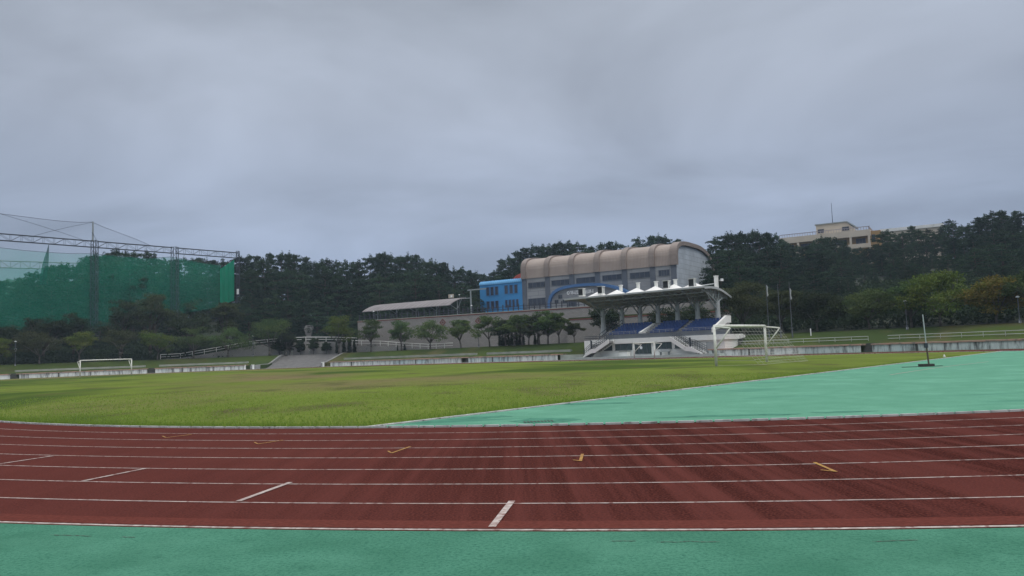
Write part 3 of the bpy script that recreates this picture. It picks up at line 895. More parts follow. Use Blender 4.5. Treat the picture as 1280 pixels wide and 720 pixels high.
# stepped lower terrace at the right end of the wall
x0, z0 = on_wall(714, 399.5); mb = MB(); mb.box(x0, PL, -2.2, -.05, -.2, z0 - .25); mb.build('lower_terrace', 'stone', rw)
mb = MB(); mb.box(x0 - .03, PL, -2.25, -.06, z0 - .248, z0 - .0); mb.build('terrace_coping', 'red_trim', rw)
mb = MB(); mb.box(x0 + .2, PL, -1.7, -.07, z0 + .002, z0 + .25); mb.build('terrace_planting', 'bank', rw)

fr = empty('yard_fence', pw(0, .3, PLAT_Z + .12), ang); tag(fr, 'dark slate post and rail fence along the top of the stone retaining wall', 'fence')
n = 0; x = .3
while x < PL and n < 60:
    MB().box(x - .09, x + .09, -.07, .07, 0, 1.32).build('post', 'fence', fr); x += 1.18 if n > 12 else 1.45; n += 1
XE = x
for z in (.35, .85): MB().box(.2, XE - .8, -.03, .03, z, z + .10).build('rail', 'fence', fr)

# ramp wall with white rail in front of the left wood, and its twin going down to the right
def ramp_wall(pts, S, label, lrail):
    r = empty('ramp_wall', (0, 0, 0)); tag(r, label, 'wall')
    P = []
    for px, pyr in pts:
        p = hit_S(px, pyr, S); z = at(px, pyr, p.y).z - 1.0; P.append((p.x, p.y, max(z, 2.8)))
    mb = MB(); nn = Vector((0, .5, 0))
    for a, b in zip(P, P[1:]):
        a, b = Vector(a), Vector(b); zl = Vector((0, 0, 1))
        a0 = Vector((a.x, a.y, 2.3)); b0 = Vector((b.x, b.y, 2.3))
        mb.quad(a0, b0, b, a); mb.quad(a, b, b + nn, a + nn); mb.quad(a0 + nn, b0 + nn, b + nn, a + nn)
    mb.build('stone_face', 'stone_dark', r, fix=False)
    rr = empty('ramp_rail', (0, 0, 0)); tag(rr, lrail, 'railing', 'white ramp rails')
    for dz, q in ((1.0, .07), (.5, .05)):
        mb = MB()
        for a, b in zip(P, P[1:]): mb.bar((a[0], a[1] + .2, a[2] + dz), (b[0], b[1] + .2, b[2] + dz), q, 5)
        mb.build('rail', 'white', rr)
    for a, b in zip(P, P[1:]):
        a, b = Vector(a), Vector(b); m = max(1, int((b - a).length / 2))
        for i in range(m):
            c = a.lerp(b, i / m); MB().bar((c.x, c.y + .2, c.z - .1), (c.x, c.y + .2, c.z + 1.0), .07, 5).build('post', 'white', rr)


ramp_wall([(200, 446.5), (225, 442), (255, 437), (285, 431.8), (318, 426), (350, 423), (382, 421.3), (420, 421.4), (446, 422.5)], 62.0, 'grey masonry ramp wall rising behind the front row of left trees', 'white two bar rail climbing along the masonry ramp on the left')
ramp_wall([(440, 426), (475, 426.3), (505, 428.6), (535, 432), (566, 435.4)], 61.6, 'low stone ramp wall falling to the right below the retaining wall', 'white rail falling to the right behind the young trees')

# ------------------------------------------------------------------ gymnasium on the plateau
GA = at(654.2, 385, 192); GA.z = 0
GB = at(846.2, 360, 171); GB.z = 0
gdir = (GB - GA).normalized(); GL = (GB - GA).length; gang = math.atan2(gdir.y, gdir.x); gn = Vector((-gdir.y, gdir.x, 0))
GI = Matrix.Rotation(-gang, 3, 'Z')
def on_gym(px, py, off=0):
    d = ray(px, py); c = Vector((0, 0, CAM_H)); base = GA + gn * off
    t = (base - c).dot(gn) / d.dot(gn); P = c + d * t; q = GI @ (P - GA); return q.x, q.z - PLAT_Z
gym = empty('gymnasium', (GA.x, GA.y, PLAT_Z), gang); tag(gym, 'long grey gymnasium with a brown ribbed barrel roof and a blue entrance arch', 'building')
EZ = (on_gym(655, 347)[1] + on_gym(846, 328.8)[1]) / 2
GW = 26.0; GH = 4.9
def prof(n, off, y0=0, y1=None, nseg=28, ez=None):
    ez = EZ if ez is None else ez; y1 = GW if y1 is None else y1; W = (y1 - y0) / 2; out = []
    for i in range(nseg + 1):
        th = math.pi * i / nseg; c_, s_ = math.cos(th), math.sin(th)
        m_ = 4.4 if c_ > 0 else 2.1
        y = y0 + W - (W + off) * math.copysign(abs(c_) ** (2 / m_), c_)
        out.append((y, ez + (GH + off) * abs(s_) ** (2 / m_)))
    return out
body = [(0, 0), (GW, 0)] + list(reversed(prof(2.5, -.45)))
body[2] = (GW, EZ); body[-1] = (0, EZ)
MB().prism(body, 0, .05, GL).build('wall', 'panel', gym)
endp = [(.02, 0), (GW - .02, 0)] + list(reversed(prof(2.5, -.5)))
MB().prism(endp, 0, GL + .003, GL + .06).build('end_wall', 'panel_end', gym)
def shell(x0, x1, o0, o1, m, name):
    a = prof(2.5, o1); b = prof(2.5, o0); mb = MB()
    a = [(a[0][0], EZ - .35)] + a + [(a[-1][0], EZ - .35)]; b = [(b[0][0], EZ - .35)] + b + [(b[-1][0], EZ - .35)]
    for (p, q), (r, s) in zip(zip(a, a[1:]), zip(b, b[1:])):
        mb.quad((x0, *p), (x1, *p), (x1, *q), (x0, *q)); mb.quad((x0, *r), (x0, *s), (x1, *s), (x1, *r))
        mb.quad((x0, *p), (x0, *q), (x0, *s), (x0, *r)); mb.quad((x1, *p), (x1, *r), (x1, *s), (x1, *q))
    mb.quad((x0, *a[0]), (x0, *b[0]), (x1, *b[0]), (x1, *a[0])); mb.quad((x0, *a[-1]), (x1, *a[-1]), (x1, *b[-1]), (x0, *b[-1]))
    return mb.build(name, m, gym)
ribs = [on_gym(px, 345)[0] for px in (657, 684.2, 714.8, 747, 781, 816.2, 841.8)]
ribs[0] = .6; ribs[-1] = GL - .5
RW = .68
for i, x in enumerate(ribs):
    shell(x - RW, x + RW + (.35 if i == 6 else 0), -.35, .55, 'rib', 'roof_rib')
    MB().box(x - RW * .9, x + RW * .9, -.22, .02, 0, EZ - .36).build('pilaster', 'pilaster', gym)
    if i < 6: shell(x + RW + .002, ribs[i + 1] - RW - .002, -.3, .2, 'roof', 'roof_panel')
def window(parent, x0, x1, z0, z1, y=-.02, glass='glass', nm=4, fr_='frame', depth=.12):
    w = MB().box(x0, x1, y - .03, y + .03, z0, z1).build('window', glass, parent)
    mb = MB(); t = .09
    mb.box(x0 - t, x1 + t, y - depth, y + .0, z0 - t, z0); mb.box(x0 - t, x1 + t, y - depth, y, z1, z1 + t)
    mb.box(x0 - t, x0, y - depth, y, z0, z1); mb.box(x1, x1 + t, y - depth, y, z0, z1)
    for i in range(1, nm): x = x0 + (x1 - x0) * i / nm; mb.box(x - .04, x + .04, y - depth * .7, y - .031, z0, z1)
    mb.build('frame', fr_, w); return w
for (px, py, hw, hh) in ((670.8, 356.3, 10, 2.9), (700.8, 353.2, 10.8, 3), (732.2, 350.2, 11.2, 3.1), (765.2, 346.9, 11.5, 3.1), (800, 344, 12, 3.3), (830.2, 341.2, 6.4, 3.4), (671.5, 377.4, 10.4, 4.3)):
    x, z = on_gym(px, py); x0 = on_gym(px - hw, py)[0]; x1 = on_gym(px + hw, py)[0]; dz = on_gym(px, py - hh)[1] - z
    window(gym, x0, x1, z - dz, z + dz)
# entrance arch: blue band in front of a grey infill
off = -2.4
outer = [on_gym(px, py, off) for px, py in ((684, 384), (684.5, 377), (686.5, 370), (690.5, 364.5), (697, 360.2), (706, 357.3), (720, 355), (736, 353.8), (750, 353.9), (762, 355.8), (773, 359), (782, 363), (790, 368), (796, 374), (799, 381))]
outer = [(outer[0][0], 0)] + outer[1:-1] + [(outer[-1][0], 0)]
cx_ = (outer[0][0] + outer[-1][0]) / 2
inner = []
for i, (x, z) in enumerate(outer):
    a = outer[max(0, i - 1)]; b = outer[min(len(outer) - 1, i + 1)]; dx, dz = b[0] - a[0], b[1] - a[1]; l_ = math.hypot(dx, dz)
    inner.append((x + dz / l_ * .65, max(0, z - dx / l_ * .65) if 0 < i < len(outer) - 1 else 0))
mb = MB()
for i in range(len(outer) - 1):
    o0, o1, i0, i1 = outer[i], outer[i + 1], inner[i], inner[i + 1]
    mb.prism([o0, o1, i1, i0], 1, off, -.25)
mb.build('entrance_arch', 'blue_arch', gym)
mb = MB(); mb.prism(inner, 1, off + .7, -.26); infill = mb.build('entrance_wall', 'panel', gym)
for (px, py, hw, hh) in ((700.5, 371, 2, 2), (696, 377, 2, 1.9), (706.2, 377, 2.2, 1.9), (713.5, 379.5, 2.6, 3.2), (719, 379.5, 1.8, 3.2)):
    x, z = on_gym(px, py, off + .7); x0 = on_gym(px - hw, py, off + .7)[0]; x1 = on_gym(px + hw, py, off + .7)[0]; dz = on_gym(px, py - hh, off + .7)[1] - z
    window(gym, x0, x1, z - dz, z + dz, y=off + .68, nm=2)
# white sign lettering over the entrance
def glyph(x, z, h, kind, parent):
    mb = MB(); y0, y1 = off + .5, off + .68; w = h * .85; t = h * .16
    def bx(a, b, c_, d_): mb.box(x + a * w, x + b * w, y0, y1, z + c_ * h, z + d_ * h)
    if kind == 'ring':
        for k in range(12):
            a0, a1 = 2 * math.pi * k / 12, 2 * math.pi * (k + 1) / 12
            P = lambda rr, a: (x + w * .5 + rr * w * .5 * math.cos(a), z + h * .5 + rr * h * .5 * math.sin(a))
            mb.prism([P(1, a0), P(1, a1), P(.55, a1), P(.55, a0)], 1, y0, y1)
    elif kind == 'gi': bx(0, .55, .82, 1); bx(.38, .55, .1, .82); bx(.75, .95, 0, 1)
    elif kind == 'ni': bx(0, .18, .2, 1); bx(.18, .6, .2, .38); bx(.75, .95, 0, 1); bx(.6, .75, .5, .62)
    elif kind == 'box': bx(0, .6, .84, 1); bx(0, .6, 0, .16); bx(0, .16, .16, .84); bx(.44, .6, .16, .84); bx(.78, .96, 0, 1)
    elif kind == 'oh': bx(0, 1, .0, .15); bx(.42, .58, .15, .42); bx(.2, .8, .86, 1); bx(.2, .35, .45, .86); bx(.65, .8, .45, .86); bx(.35, .65, .42, .55)
    mb.build('sign_letter', 'lamp_white', parent)
for i, kd in enumerate(('ring', 'gi', 'ni', 'oh', 'box', 'gi', 'oh', 'box', 'ni')):
    x, z = on_gym(709 + i * 3.7, 368.6 - i * .28, off + .7); glyph(x, z, .85, kd, gym)

# blue annex
bx = empty('blue_annex', (GA.x, GA.y, PLAT_Z), gang); tag(bx, 'two storey bright blue building joined to the left end of the gymnasium', 'building')
bl = on_gym(600.7, 370)[0]; bt = (on_gym(602, 352.2)[1] + on_gym(650, 347.3)[1]) / 2
rr = 1.0; pf = [(-.25, 0), (11, 0), (11, bt - .6), (-.25, bt - rr)]
MB().prism([(-.25, 0), (11, 0), (11, bt - rr - .02), (-.25, bt - rr - .02)], 0, bl, -.02).build('wall', 'blue', bx)
cp = [(.75 - 1.15 * math.cos(a), bt - rr + rr * math.sin(a)) for a in np.linspace(0, math.pi / 2, 8)]
mb = MB(); mb.prism(cp + [(11, bt), (11, bt - rr)], 0, bl - .12, -.02); mb.build('cornice', 'blue_top', bx)
mb = MB()
for i in range(22):
    x = bl + (i + .5) * (-bl) / 22
    for a, b in zip(cp, cp[1:]): mb.bar((x, a[0] - .02, a[1] + .02), (x, b[0] - .02, b[1] + .02), .05, 4)
mb.build('cornice_seam', 'blue', bx)
for px, py, hw, hh in [(x, y, 1.75, 5.0) for x, y in ((610, 364.5), (615.4, 364), (621, 363.4), (633, 362), (639.2, 361.5), (645.2, 361))] + [(x, y, w_, 4.6) for x, y, w_ in ((610.5, 381.6, 1.7), (616, 381.2, 1.9), (621.5, 380.7, 1.8), (633.2, 379.9, 1.2), (637.8, 379.5, 1.2), (642.3, 379.2, 1.2), (647, 378.8, 1.2))]:
    x, z = on_gym(px, py, -.25); x0 = on_gym(px - hw, py, -.25)[0]; x1 = on_gym(px + hw, py, -.25)[0]; dz = on_gym(px, py - hh, -.25)[1] - z
    window(bx, x0, x1, max(.05, z - dz), z + dz, y=-.27, nm=1, fr_='blue_arch', depth=.15)
# red roof glimpsed behind
x, z = on_gym(647.5, 344.5, 6)
r = empty('red_cupola', (GA.x, GA.y, PLAT_Z), gang); tag(r, 'small red domed roof peeping out behind the blue annex', 'roof')
mb = MB(); mb.prism([(x - 1.6 + 0, bt - .4), (x + 2.4, bt - .4), (x + 2.4, z + .5), (x + .9, z + .55), (x - .6, z + .1), (x - 1.6, z - .6)], 1, 6, 10); mb.build('roof', 'red_roof', r)
mb = MB(); mb.box(x - 1.2, x + 2.2, 6.3, 9.7, 8, bt - .4); mb.build('wall', 'cream', r)
# pergola frame beside the annex
p = at(588.5, 372, 186); r = empty('frame_canopy', (p.x, p.y, PLAT_Z), gang); tag(r, 'grey steel frame canopy left of the blue annex', 'canopy')
zt = at(589, 363, 186).z - PLAT_Z
MB().box(-.9, 4.5, -.1, .1, zt - .05, zt + .25).build('beam', 'steel', r); MB().box(-.15, .15, -.1, .1, 0, zt - .06).build('post', 'steel', r); MB().box(-3.4, -.16, -.06, .06, zt - 1.9, zt - 1.7).build('side_rail', 'steel', r)
# cream board on a post behind the shed
p = at(564, 374, 188); r = empty('notice_board', (p.x, p.y, PLAT_Z), gang); tag(r, 'small cream notice board on a post above the right end of the shed roof', 'board'); zt = at(564, 367.8, 188).z - PLAT_Z
MB().box(-.75, .75, -.08, .08, zt - .9, zt).build('panel', 'cream', r); MB().box(-.08, .08, -.06, .06, 0, zt - .901).build('post', 'steel_dark', r); MB().box(-.1, .45, -.10, -.081, zt - .7, zt - .25).build('poster', 'lamp_white', r)

# ------------------------------------------------------------------ curved shed on the plateau
SA = at(452.5, 389.7, 178); SBp = at(562, 381.3, 165); sd = (SBp - SA); sd.z = 0; SLn = sd.length; sd.normalize(); sang = math.atan2(sd.y, sd.x)
sh = empty('curved_shed', (SA.x, SA.y, PLAT_Z), sang); tag(sh, 'long open shed with a curved grey sheet roof on slim posts above the stone wall', 'shed')
ze = SA.z - PLAT_Z; mb = MB()
zk = at(576, 372.3, 171).z - PLAT_Z - ze
pr_s = [(y_, ze + zk * f_) for y_, f_ in ((0, 0), (1.2, .34), (2.6, .62), (4.2, .85), (6.2, 1.0))]
mb.prism(pr_s + [(y, z - .12) for y, z in reversed(pr_s)], 0, 0, SLn); mb.build('roof', 'shed_roof', sh)
for i in range(5):
    x = 1 + (SLn - 2) * i / 4
    mb = MB(); mb.bar((x, 4.2, 0), (x, 4.2, ze + zk * .82), .13, 8); mb.bar((x, 4.2, ze - .8), (x, 1.0, ze + zk * .22), .06, 6); mb.bar((x, 4.2, ze - .8), (x, 6.0, ze + zk * .93), .06, 6); mb.build('post', 'steel', sh)

# ------------------------------------------------------------------ grandstand
gx0, gy0 = to_xy(0, 50)
gs = empty('grandstand', (gx0, gy0, 0), math.atan2(-UY, -UX)); tag(gs, 'white grandstand with blue seats, outside stairs and a white tented steel roof', 'grandstand')
GS = gs.matrix_world
SI = Matrix.Rotation(-math.atan2(-UY, -UX), 3, 'Z')
def on_gs(px, py, y=0):
    d = ray(px, py); c = Vector((0, 0, CAM_H)); n = Vector((VX, VY, 0)); base = Vector((gx0, gy0, 0)) + n * y
    t = (base - c).dot(n) / d.dot(n); q = SI @ (c + d * t - Vector((gx0, gy0, 0))); return q.x, q.z
xl, xr = on_gs(731.5, 440)[0], on_gs(905, 440)[0]
ZP0 = (on_gs(762, 429.6)[1] + on_gs(885, 425.6)[1]) / 2
ZP1 = (on_gs(762, 423.8)[1] + on_gs(885, 419)[1]) / 2
PZ = on_gs(800, 444.5)[1]
MB().box(xl - .4, xr + .3, -1.9, 9, -.1, PZ).build('plinth', 'apron', gs)
MB().box(xl, xr, .35, 5.4, PZ, ZP0).build('wall', 'white_wall', gs)
MB().box(xl + 1.2, xr + .2, -.0, 5.6, ZP0, ZP1).build('parapet', 'white_wall', gs)
MB().box(xl - .1, xl + 1.198, -.0, .3, PZ, ZP1 - .05).build('side_wall', 'white_wall', gs)
MB().box(xl + .0, xl + 1.19, .3, 5.4, ZP0, ZP1 - .35).build('side_landing', 'conc', gs)
# ground floor openings (set in the recessed wall at y=1.0)
def gwin(a, b, t_, bt_, nm, nmn=2):
    x0, z1 = on_gs(a, t_, .35); x1, z0 = on_gs(b, bt_, .35)
    w = MB().box(x0, x1, .30, .40, z0, min(z1, ZP0 - .05)).build(nm, 'glass_green', gs)
    mb = MB()
    for i in range(1, nmn): x = x0 + (x1 - x0) * i / nmn; mb.box(x - .035, x + .035, .25, .299, z0, min(z1, ZP0 - .05))
    mb.box(x0 - .06, x1 + .06, .23, .298, z0 - .07, z0); mb.build('frame', 'frame', w); return x0, x1, z0, z1
gwin(754, 765.5, 430, 437.8, 'window', 1); gwin(769, 790.3, 429.6, 437, 'window', 3)
xd0, xd1, zd0, zd1 = gwin(793.5, 814.5, 429.2, 441.6, 'glass_door', 4)
gwin(819.5, 840, 427.8, 435.4, 'window', 3); gwin(843.5, 856, 427.4, 434.8, 'window', 2)
for a, b in ((883.5, 886.5), (887.2, 892.5)):
    x0, z0 = on_gs(a, 441, .35); x1, z1 = on_gs(b, 427.5, .35); MB().box(x0, x1, .28, .345, z0, min(z1, ZP0 - .1)).build('side_door', 'steel_pale', gs)
x, z = on_gs(801.5, 434.6, .3); mb = MB(); mb.bar((x, .27, z), (x, .24, z), .22, 12); mb.build('door_disc', 'lamp_white', gs)  # small white disc on the glass door
# outside stairs, rising along the front
def stair(pts, sgn):
    """pts: pixel polyline of the stringer's top edge from foot to head, on plane y=-1.6"""
    P = [on_gs(px, py, -1.5) for px, py in pts]; P[0] = (P[0][0], PZ + .12)
    mb = MB()
    for a, b in zip(P, P[1:]):
        for y0, y1 in ((-1.62, -1.42), (-.24, -.06)):
            mb.prism([(a[0], a[1]), (b[0], b[1]), (b[0], b[1] - .62), (a[0], max(PZ - .02, a[1] - .62))], 1, y0, y1)
    st = mb.build('stair', 'white_wall', gs)
    mb = MB()
    for a, b in zip(P, P[1:]):
        n = max(1, int(abs(b[1] - a[1]) / .17))
        for i in range(n):
            x0 = a[0] + (b[0] - a[0]) * i / n; x1 = a[0] + (b[0] - a[0]) * (i + 1) / n; z = a[1] + (b[1] - a[1]) * (i + .5) / n - .2
            mb.box(min(x0, x1), max(x0, x1), -1.42, -.24, z - .25, z)
    mb.build('stair_tread', 'conc', st)
    mb = MB()
    for y in (-1.5, -.16):
        for dz in (.35, .62, .9):
            for a, b in zip(P, P[1:]): mb.bar((a[0], y, a[1] + dz), (b[0], y, b[1] + dz), .03, 4)
        for a, b in zip(P, P[1:]):
            n = max(1, int(math.dist(a, b) / .35))
            for i in range(n + 1):
                c = (a[0] + (b[0] - a[0]) * i / n, a[1] + (b[1] - a[1]) * i / n); mb.bar((c[0], y, c[1] - .05), (c[0], y, c[1] + .9), .022, 4)
    mb.build('handrail', 'steel_dark', st)
    a = P[1]; MB().box(a[0] - .09, a[0] + .09, -1.62 + .0, -1.44, a[1], a[1] + 1.25).build('newel', 'steel_dark', st)
stair([(729.5, 446), (739.5, 436.3), (744, 435.8), (760.5, 424)], 1)
stair([(878, 443.2), (863, 433.3), (857, 433), (837.5, 420.8)], -1)
# seat banks
RY = .75; ZS = ZP1 + .55
def bank_x(px, y): return on_gs(px, 412, y)[0]
rise = (on_gs(890, 399.2, 5.2)[1] - ZS) / 6
MB().box(bank_x(757, .5), xr + .1, .45, .6, ZP1 - .05, ZS + .12).build('front_barrier', 'frame', gs)
for (a, b) in ((758.5, 796), (809, 842), (849.5, 891)):
    x0, x1 = bank_x(a, .5), bank_x(b, .5)
    bk = MB()
    pf = [(.6, ZP1 - .05)]
    for i in range(6): pf += [(.6 + i * RY, ZS + i * rise - .1), (.6 + (i + 1) * RY, ZS + i * rise - .1)]
    pf += [(.6 + 6 * RY, ZP1 - .05)]
    bk.prism(pf, 0, x0 - .2, x1 + .2); bko = bk.build('seat_bank', 'conc', gs)
    for i in range(6):
        mb = MB(); nS = int((x1 - x0) / .52); z = ZS + i * rise - .1; y = .6 + i * RY
        for k in range(nS):
            xx = x0 + (k + .5) * (x1 - x0) / nS
            mb.box(xx - .22, xx + .22, y + .12, y + .5, z + .12, z + .2); mb.box(xx - .22, xx + .22, y + .46, y + .54, z + .2, z + .55); mb.box(xx - .05, xx + .05, y + .25, y + .4, z, z + .12)
        mb.build('seat_row', 'seat', bko)
    mb = MB()
    mb.bar((x0, .52, ZS + .5), (x1, .52, ZS + .5), .03, 5); mb.bar((x0, .52, ZS + .3), (x1, .52, ZS + .3), .025, 5)
    for k in range(int((x1 - x0) / 1.0) + 1): xx = x0 + k * 1.0; mb.bar((xx, .52, ZS + .1), (xx, .52, ZS + .5), .03, 5)
    mb.build('guard_rail', 'rail_grey', gs)
# vomitory wall between first and second bank, aisle steps, end wedge, side stair rail
x0 = bank_x(799, .5); x1 = bank_x(806, .5)
mb = MB(); mb.prism([(.7, ZP1), (5.2, ZP1), (5.2, ZS + 6 * rise - .2), (4.6, ZS + 6 * rise - .1), (.7, ZS + .3)], 0, x0 - .25, x0 + .15); mb.build('aisle_wall', 'white_wall', gs)
mb = MB()
for i in range(10): mb.box(x0 + .2, x1 + .6, .62 + i * .45, 5.2, ZP1 + i * .22, ZP1 + (i + 1) * .22)
mb.build('aisle_steps', 'conc', gs)
x0 = bank_x(842.5, .5) + .25; x1 = bank_x(849.3, .5) - .25; mb = MB()
for i in range(10): mb.box(x0, x1, .62 + i * .45, 5.2, ZP1 + i * .22, ZP1 + (i + 1) * .22)
mb.build('aisle_steps', 'conc', gs)
xe = bank_x(892, .5) - .25
ZT = ZS + 6 * rise + .4
mb = MB(); mb.prism([(.4, ZS - .25), (.4, ZS + .35), (4.4, ZT), (5.6, ZT), (5.6, ZT - 1.0), (4.4, ZT - 1.0)], 0, xe, xe + .35); mb.build('end_wall', 'white_wall', gs)
MB().prism([(xr - 2.4, ZP1 - .95), (xr - .9, ZP1 - .95), (xr + 1.0, ZP1 - .5), (xr + 1.0, ZP1 - .15), (xr - 2.4, ZP1 + .1)], 1, 4.2, 4.5).build('ramp_parapet', 'white_wall', gs)
MB().prism([(xr - 2.4, PZ), (xr - .4, PZ), (xr + .9, ZP1 - .53), (xr - .9, ZP1 - .955), (xr - 2.4, ZP1 - .955)], 1, 4.26, 4.48).build('ramp_base', 'step_dark', gs)
mb = MB()
for zz in (.45, .75, 1.05): mb.bar((xe + .5, .6, ZP1 + zz), (xe + .5, 5.2, ZP1 + zz), .03, 4)
for i in range(12): mb.bar((xe + .5, .6 + i * .42, ZP1 - .2), (xe + .5, .6 + i * .42, ZP1 + 1.05), .025, 4)
mb.build('end_rail', 'steel_dark', gs)
mb = MB(); xs = bank_x(756.5, .5)
for dx in (0, -1.0):
    for dz in (.5, 1.0): mb.bar((xs + dx, .3, ZP1 + dz - .2), (xs + dx, 5.2, ZS + 6 * rise + dz - .2), .05, 5)
    for i in range(6): y = .3 + i * .98; z = ZP1 + (ZS + 6 * rise - ZP1) * i / 5; mb.bar((xs + dx, y, z - .5), (xs + dx, y, z + .8), .04, 5)
mb.build('side_rail', 'steel_dark', gs)
mb = MB(); mb.prism([(.3, ZP1 - .3), (5.2, ZP1 - .3), (5.2, ZS + 6 * rise - .3), (.3, ZP1 - .1)], 0, xs - 1.1, xs + .1); mb.build('side_stair', 'conc', gs)
mb = MB()
for z in (.35, .65, .95): mb.bar((xl - .1, 1.0, ZP1 - .35 + z), (xl - .1, 5.4, ZP1 - .35 + z), .03, 4); mb.bar((xl - .1, .2, ZP1 - .35 + z), (xl + 2.2, .2, ZP1 - .35 + z), .03, 4)
for i in range(9): mb.bar((xl - .1 + i * .28, .2, ZP1 - .4), (xl - .1 + i * .28, .2, ZP1 + .6), .02, 4)
mb.build('landing_rail', 'steel_dark', gs)
# roof: columns, trusses, soffit, tented membrane, masts
CYL = 5.9
cxs = [on_gs(px, 395, CYL)[0] for px in (753.5, 777.4, 800, 822.6, 847, 872.2, 897.6)]
ZB = ZS + 6 * rise - .25; ZC = on_gs(897.5, 380, CYL)[1]
YF, YB = 1.5, 9.4
RX0, RX1 = on_gs(706, 373, YF)[0], on_gs(880.5, 360, YF)[0]
ZF = (on_gs(706, 373, YF)[1] + on_gs(880, 360.3, YF)[1]) / 2
ZBK = on_gs(915, 371, YB)[1]
def roof_z(y):
    t = (y - YF) / (YB - YF); return ZF + (ZBK - ZF) * t + .55 * math.sin(math.pi * t)
for x in cxs:
    mb = MB(); mb.bar((x, CYL, ZB - 1.2), (x, CYL, ZB + .9), .55, 10, .34); mb.bar((x, CYL, ZB + .9), (x, CYL, ZC + .4), .34, 10); mb.build('column', 'steel_pale', gs)
    # truss arm: two chords with web, from the column to the front edge
    # truss arms: two chords with web, springing from the column head to the front and back edges
    mb = MB()
    for ye, n in ((YF + .15, 7), (YB - .4, 5)):
        top = []; bot = []
        for i in range(n + 1):
            f = i / n; y = CYL + (ye - CYL) * f; zt_ = roof_z(y) - .16; zb_ = ZC + (zt_ - .18 - ZC) * (f ** .75)
            top.append((x, y, zt_)); bot.append((x, y, min(zb_, zt_ - .15)))
        for i in range(n):
            mb.bar(top[i], top[i + 1], .08, 5); mb.bar(bot[i], bot[i + 1], .11, 5); mb.bar(top[i], bot[i], .06, 4)
            mb.bar(top[i], bot[i + 1], .06, 4) if i % 2 else mb.bar(bot[i], top[i + 1], .06, 4)
    mb.bar((x, CYL - .2, ZB + 1.6), (x, YF + .9, roof_z(YF + .9) - .5), .085, 6)
    mb.build('roof_truss', 'steel', gs)
for a, b in zip(cxs, cxs[1:]):
    mb = MB()
    for y, dz_ in ((YF + .5, .5), (3.6, .9), (7.6, .8)):
        z = roof_z(y) - .25; m = (a + b) / 2
        mb.bar((a, y, z), (b, y, z), .06, 5); mb.bar((a, y, z - dz_), (b, y, z - dz_), .06, 5)
        for k in range(4): p, q = a + (b - a) * k / 4, a + (b - a) * (k + 1) / 4; mb.bar((p, y, z if k % 2 else z - dz_), (q, y, z - dz_ if k % 2 else z), .045, 4)
    mb.bar((a, CYL, ZC - .9), (a + (b - a) * .5, CYL, ZC + 1.0), .07, 5); mb.bar((b, CYL, ZC - .9), (a + (b - a) * .5, CYL, ZC + 1.0), .07, 5); mb.bar((a, CYL, ZC + .9), (b, CYL, ZC + .9), .07, 5)
    mb.build('purlin_truss', 'steel', gs)
ys = np.linspace(YF, YB, 15); top = [(y, roof_z(y)) for y in ys]
mb = MB(); mb.prism(top + [(y, z - .12) for y, z in reversed(top)], 0, RX0, RX1); mb.build('roof_sheet', 'soffit', gs)
mb = MB(); mb.box(RX0, RX1, YF - .18, YF - .002, ZF - .12, ZF + .12); mb.build('front_gutter', 'steel_pale', gs)
for x in (RX0 - .08, RX1):
    mb = MB(); mb.prism([(y, z + .06) for y, z in top] + [(y, z - .26) for y, z in reversed(top)], 0, x + .003, x + .08); mb.build('edge_trim', 'steel_pale', gs)
# membrane with a cone at each bay, draped over the sheet
YM = 4.0
mlist = [on_gs(px, 362, YM)[0] for px in (748, 771.5, 796, 819.5, 843, 868)]
def mem_z(x, y):
    z = roof_z(y) + .04
    for i, mx in enumerate(mlist):
        d_ = math.hypot((x - mx) / 2.0, (y - YM) / 2.5); z += .88 * max(0, 1 - d_) ** 1.25 if d_ < 1 else 0
    return z
mb = MB(); nx, ny = 150, 26; x_a, x_b, y_a, y_b = RX0 + .1, RX1 - .1, YF + .1, 6.6
for j in range(ny + 1):
    for i in range(nx + 1):
        x = x_a + (x_b - x_a) * i / nx; y = y_a + (y_b - y_a) * j / ny; mb.v.append((x, y, mem_z(x, y)))
for j in range(ny):
    for i in range(nx): k = j * (nx + 1) + i; mb.f.append((k, k + 1, k + nx + 2, k + nx + 1)); mb.uv.append(None)
mb.build('membrane', 'membrane', gs, True)
mp_ = [(776, 357.2, 5.8), (797.5, 354, 5.5), (820, 352.4, 5.5), (844, 350, 5.5), (895, 345.5, CYL)]
for i, (px, py, _) in enumerate(mp_):
    yy = YM + .3 if i < 4 else CYL + .3
    x, z = on_gs(px, py, yy); zb_ = roof_z(yy) + (.6 if i < 4 else -.2)
    mb = MB(); mb.bar((x, yy, zb_), (x, yy, z), .26 if i < 4 else .30, 10); mb.bar((x, yy, z), (x, yy, z + .10), .36, 10); mb.build('mast', 'white', gs)
    if i == 4:
        for tx in (RX1 - 3.5, RX1 - 6): MB().bar((x, yy, z - 1.0), (tx, 3.0, roof_z(3.0) + .1), .06, 5).build('stay', 'steel_pale', gs)
        MB().box(x + .75, x + 1.05, yy - .15, yy + .15, z - .75, z - .4).build('small_light', 'lamp_white', gs); MB().bar((x + .2, yy, z - .6), (x + .76, yy, z - .6), .04, 5).build('light_arm', 'steel_pale', gs)
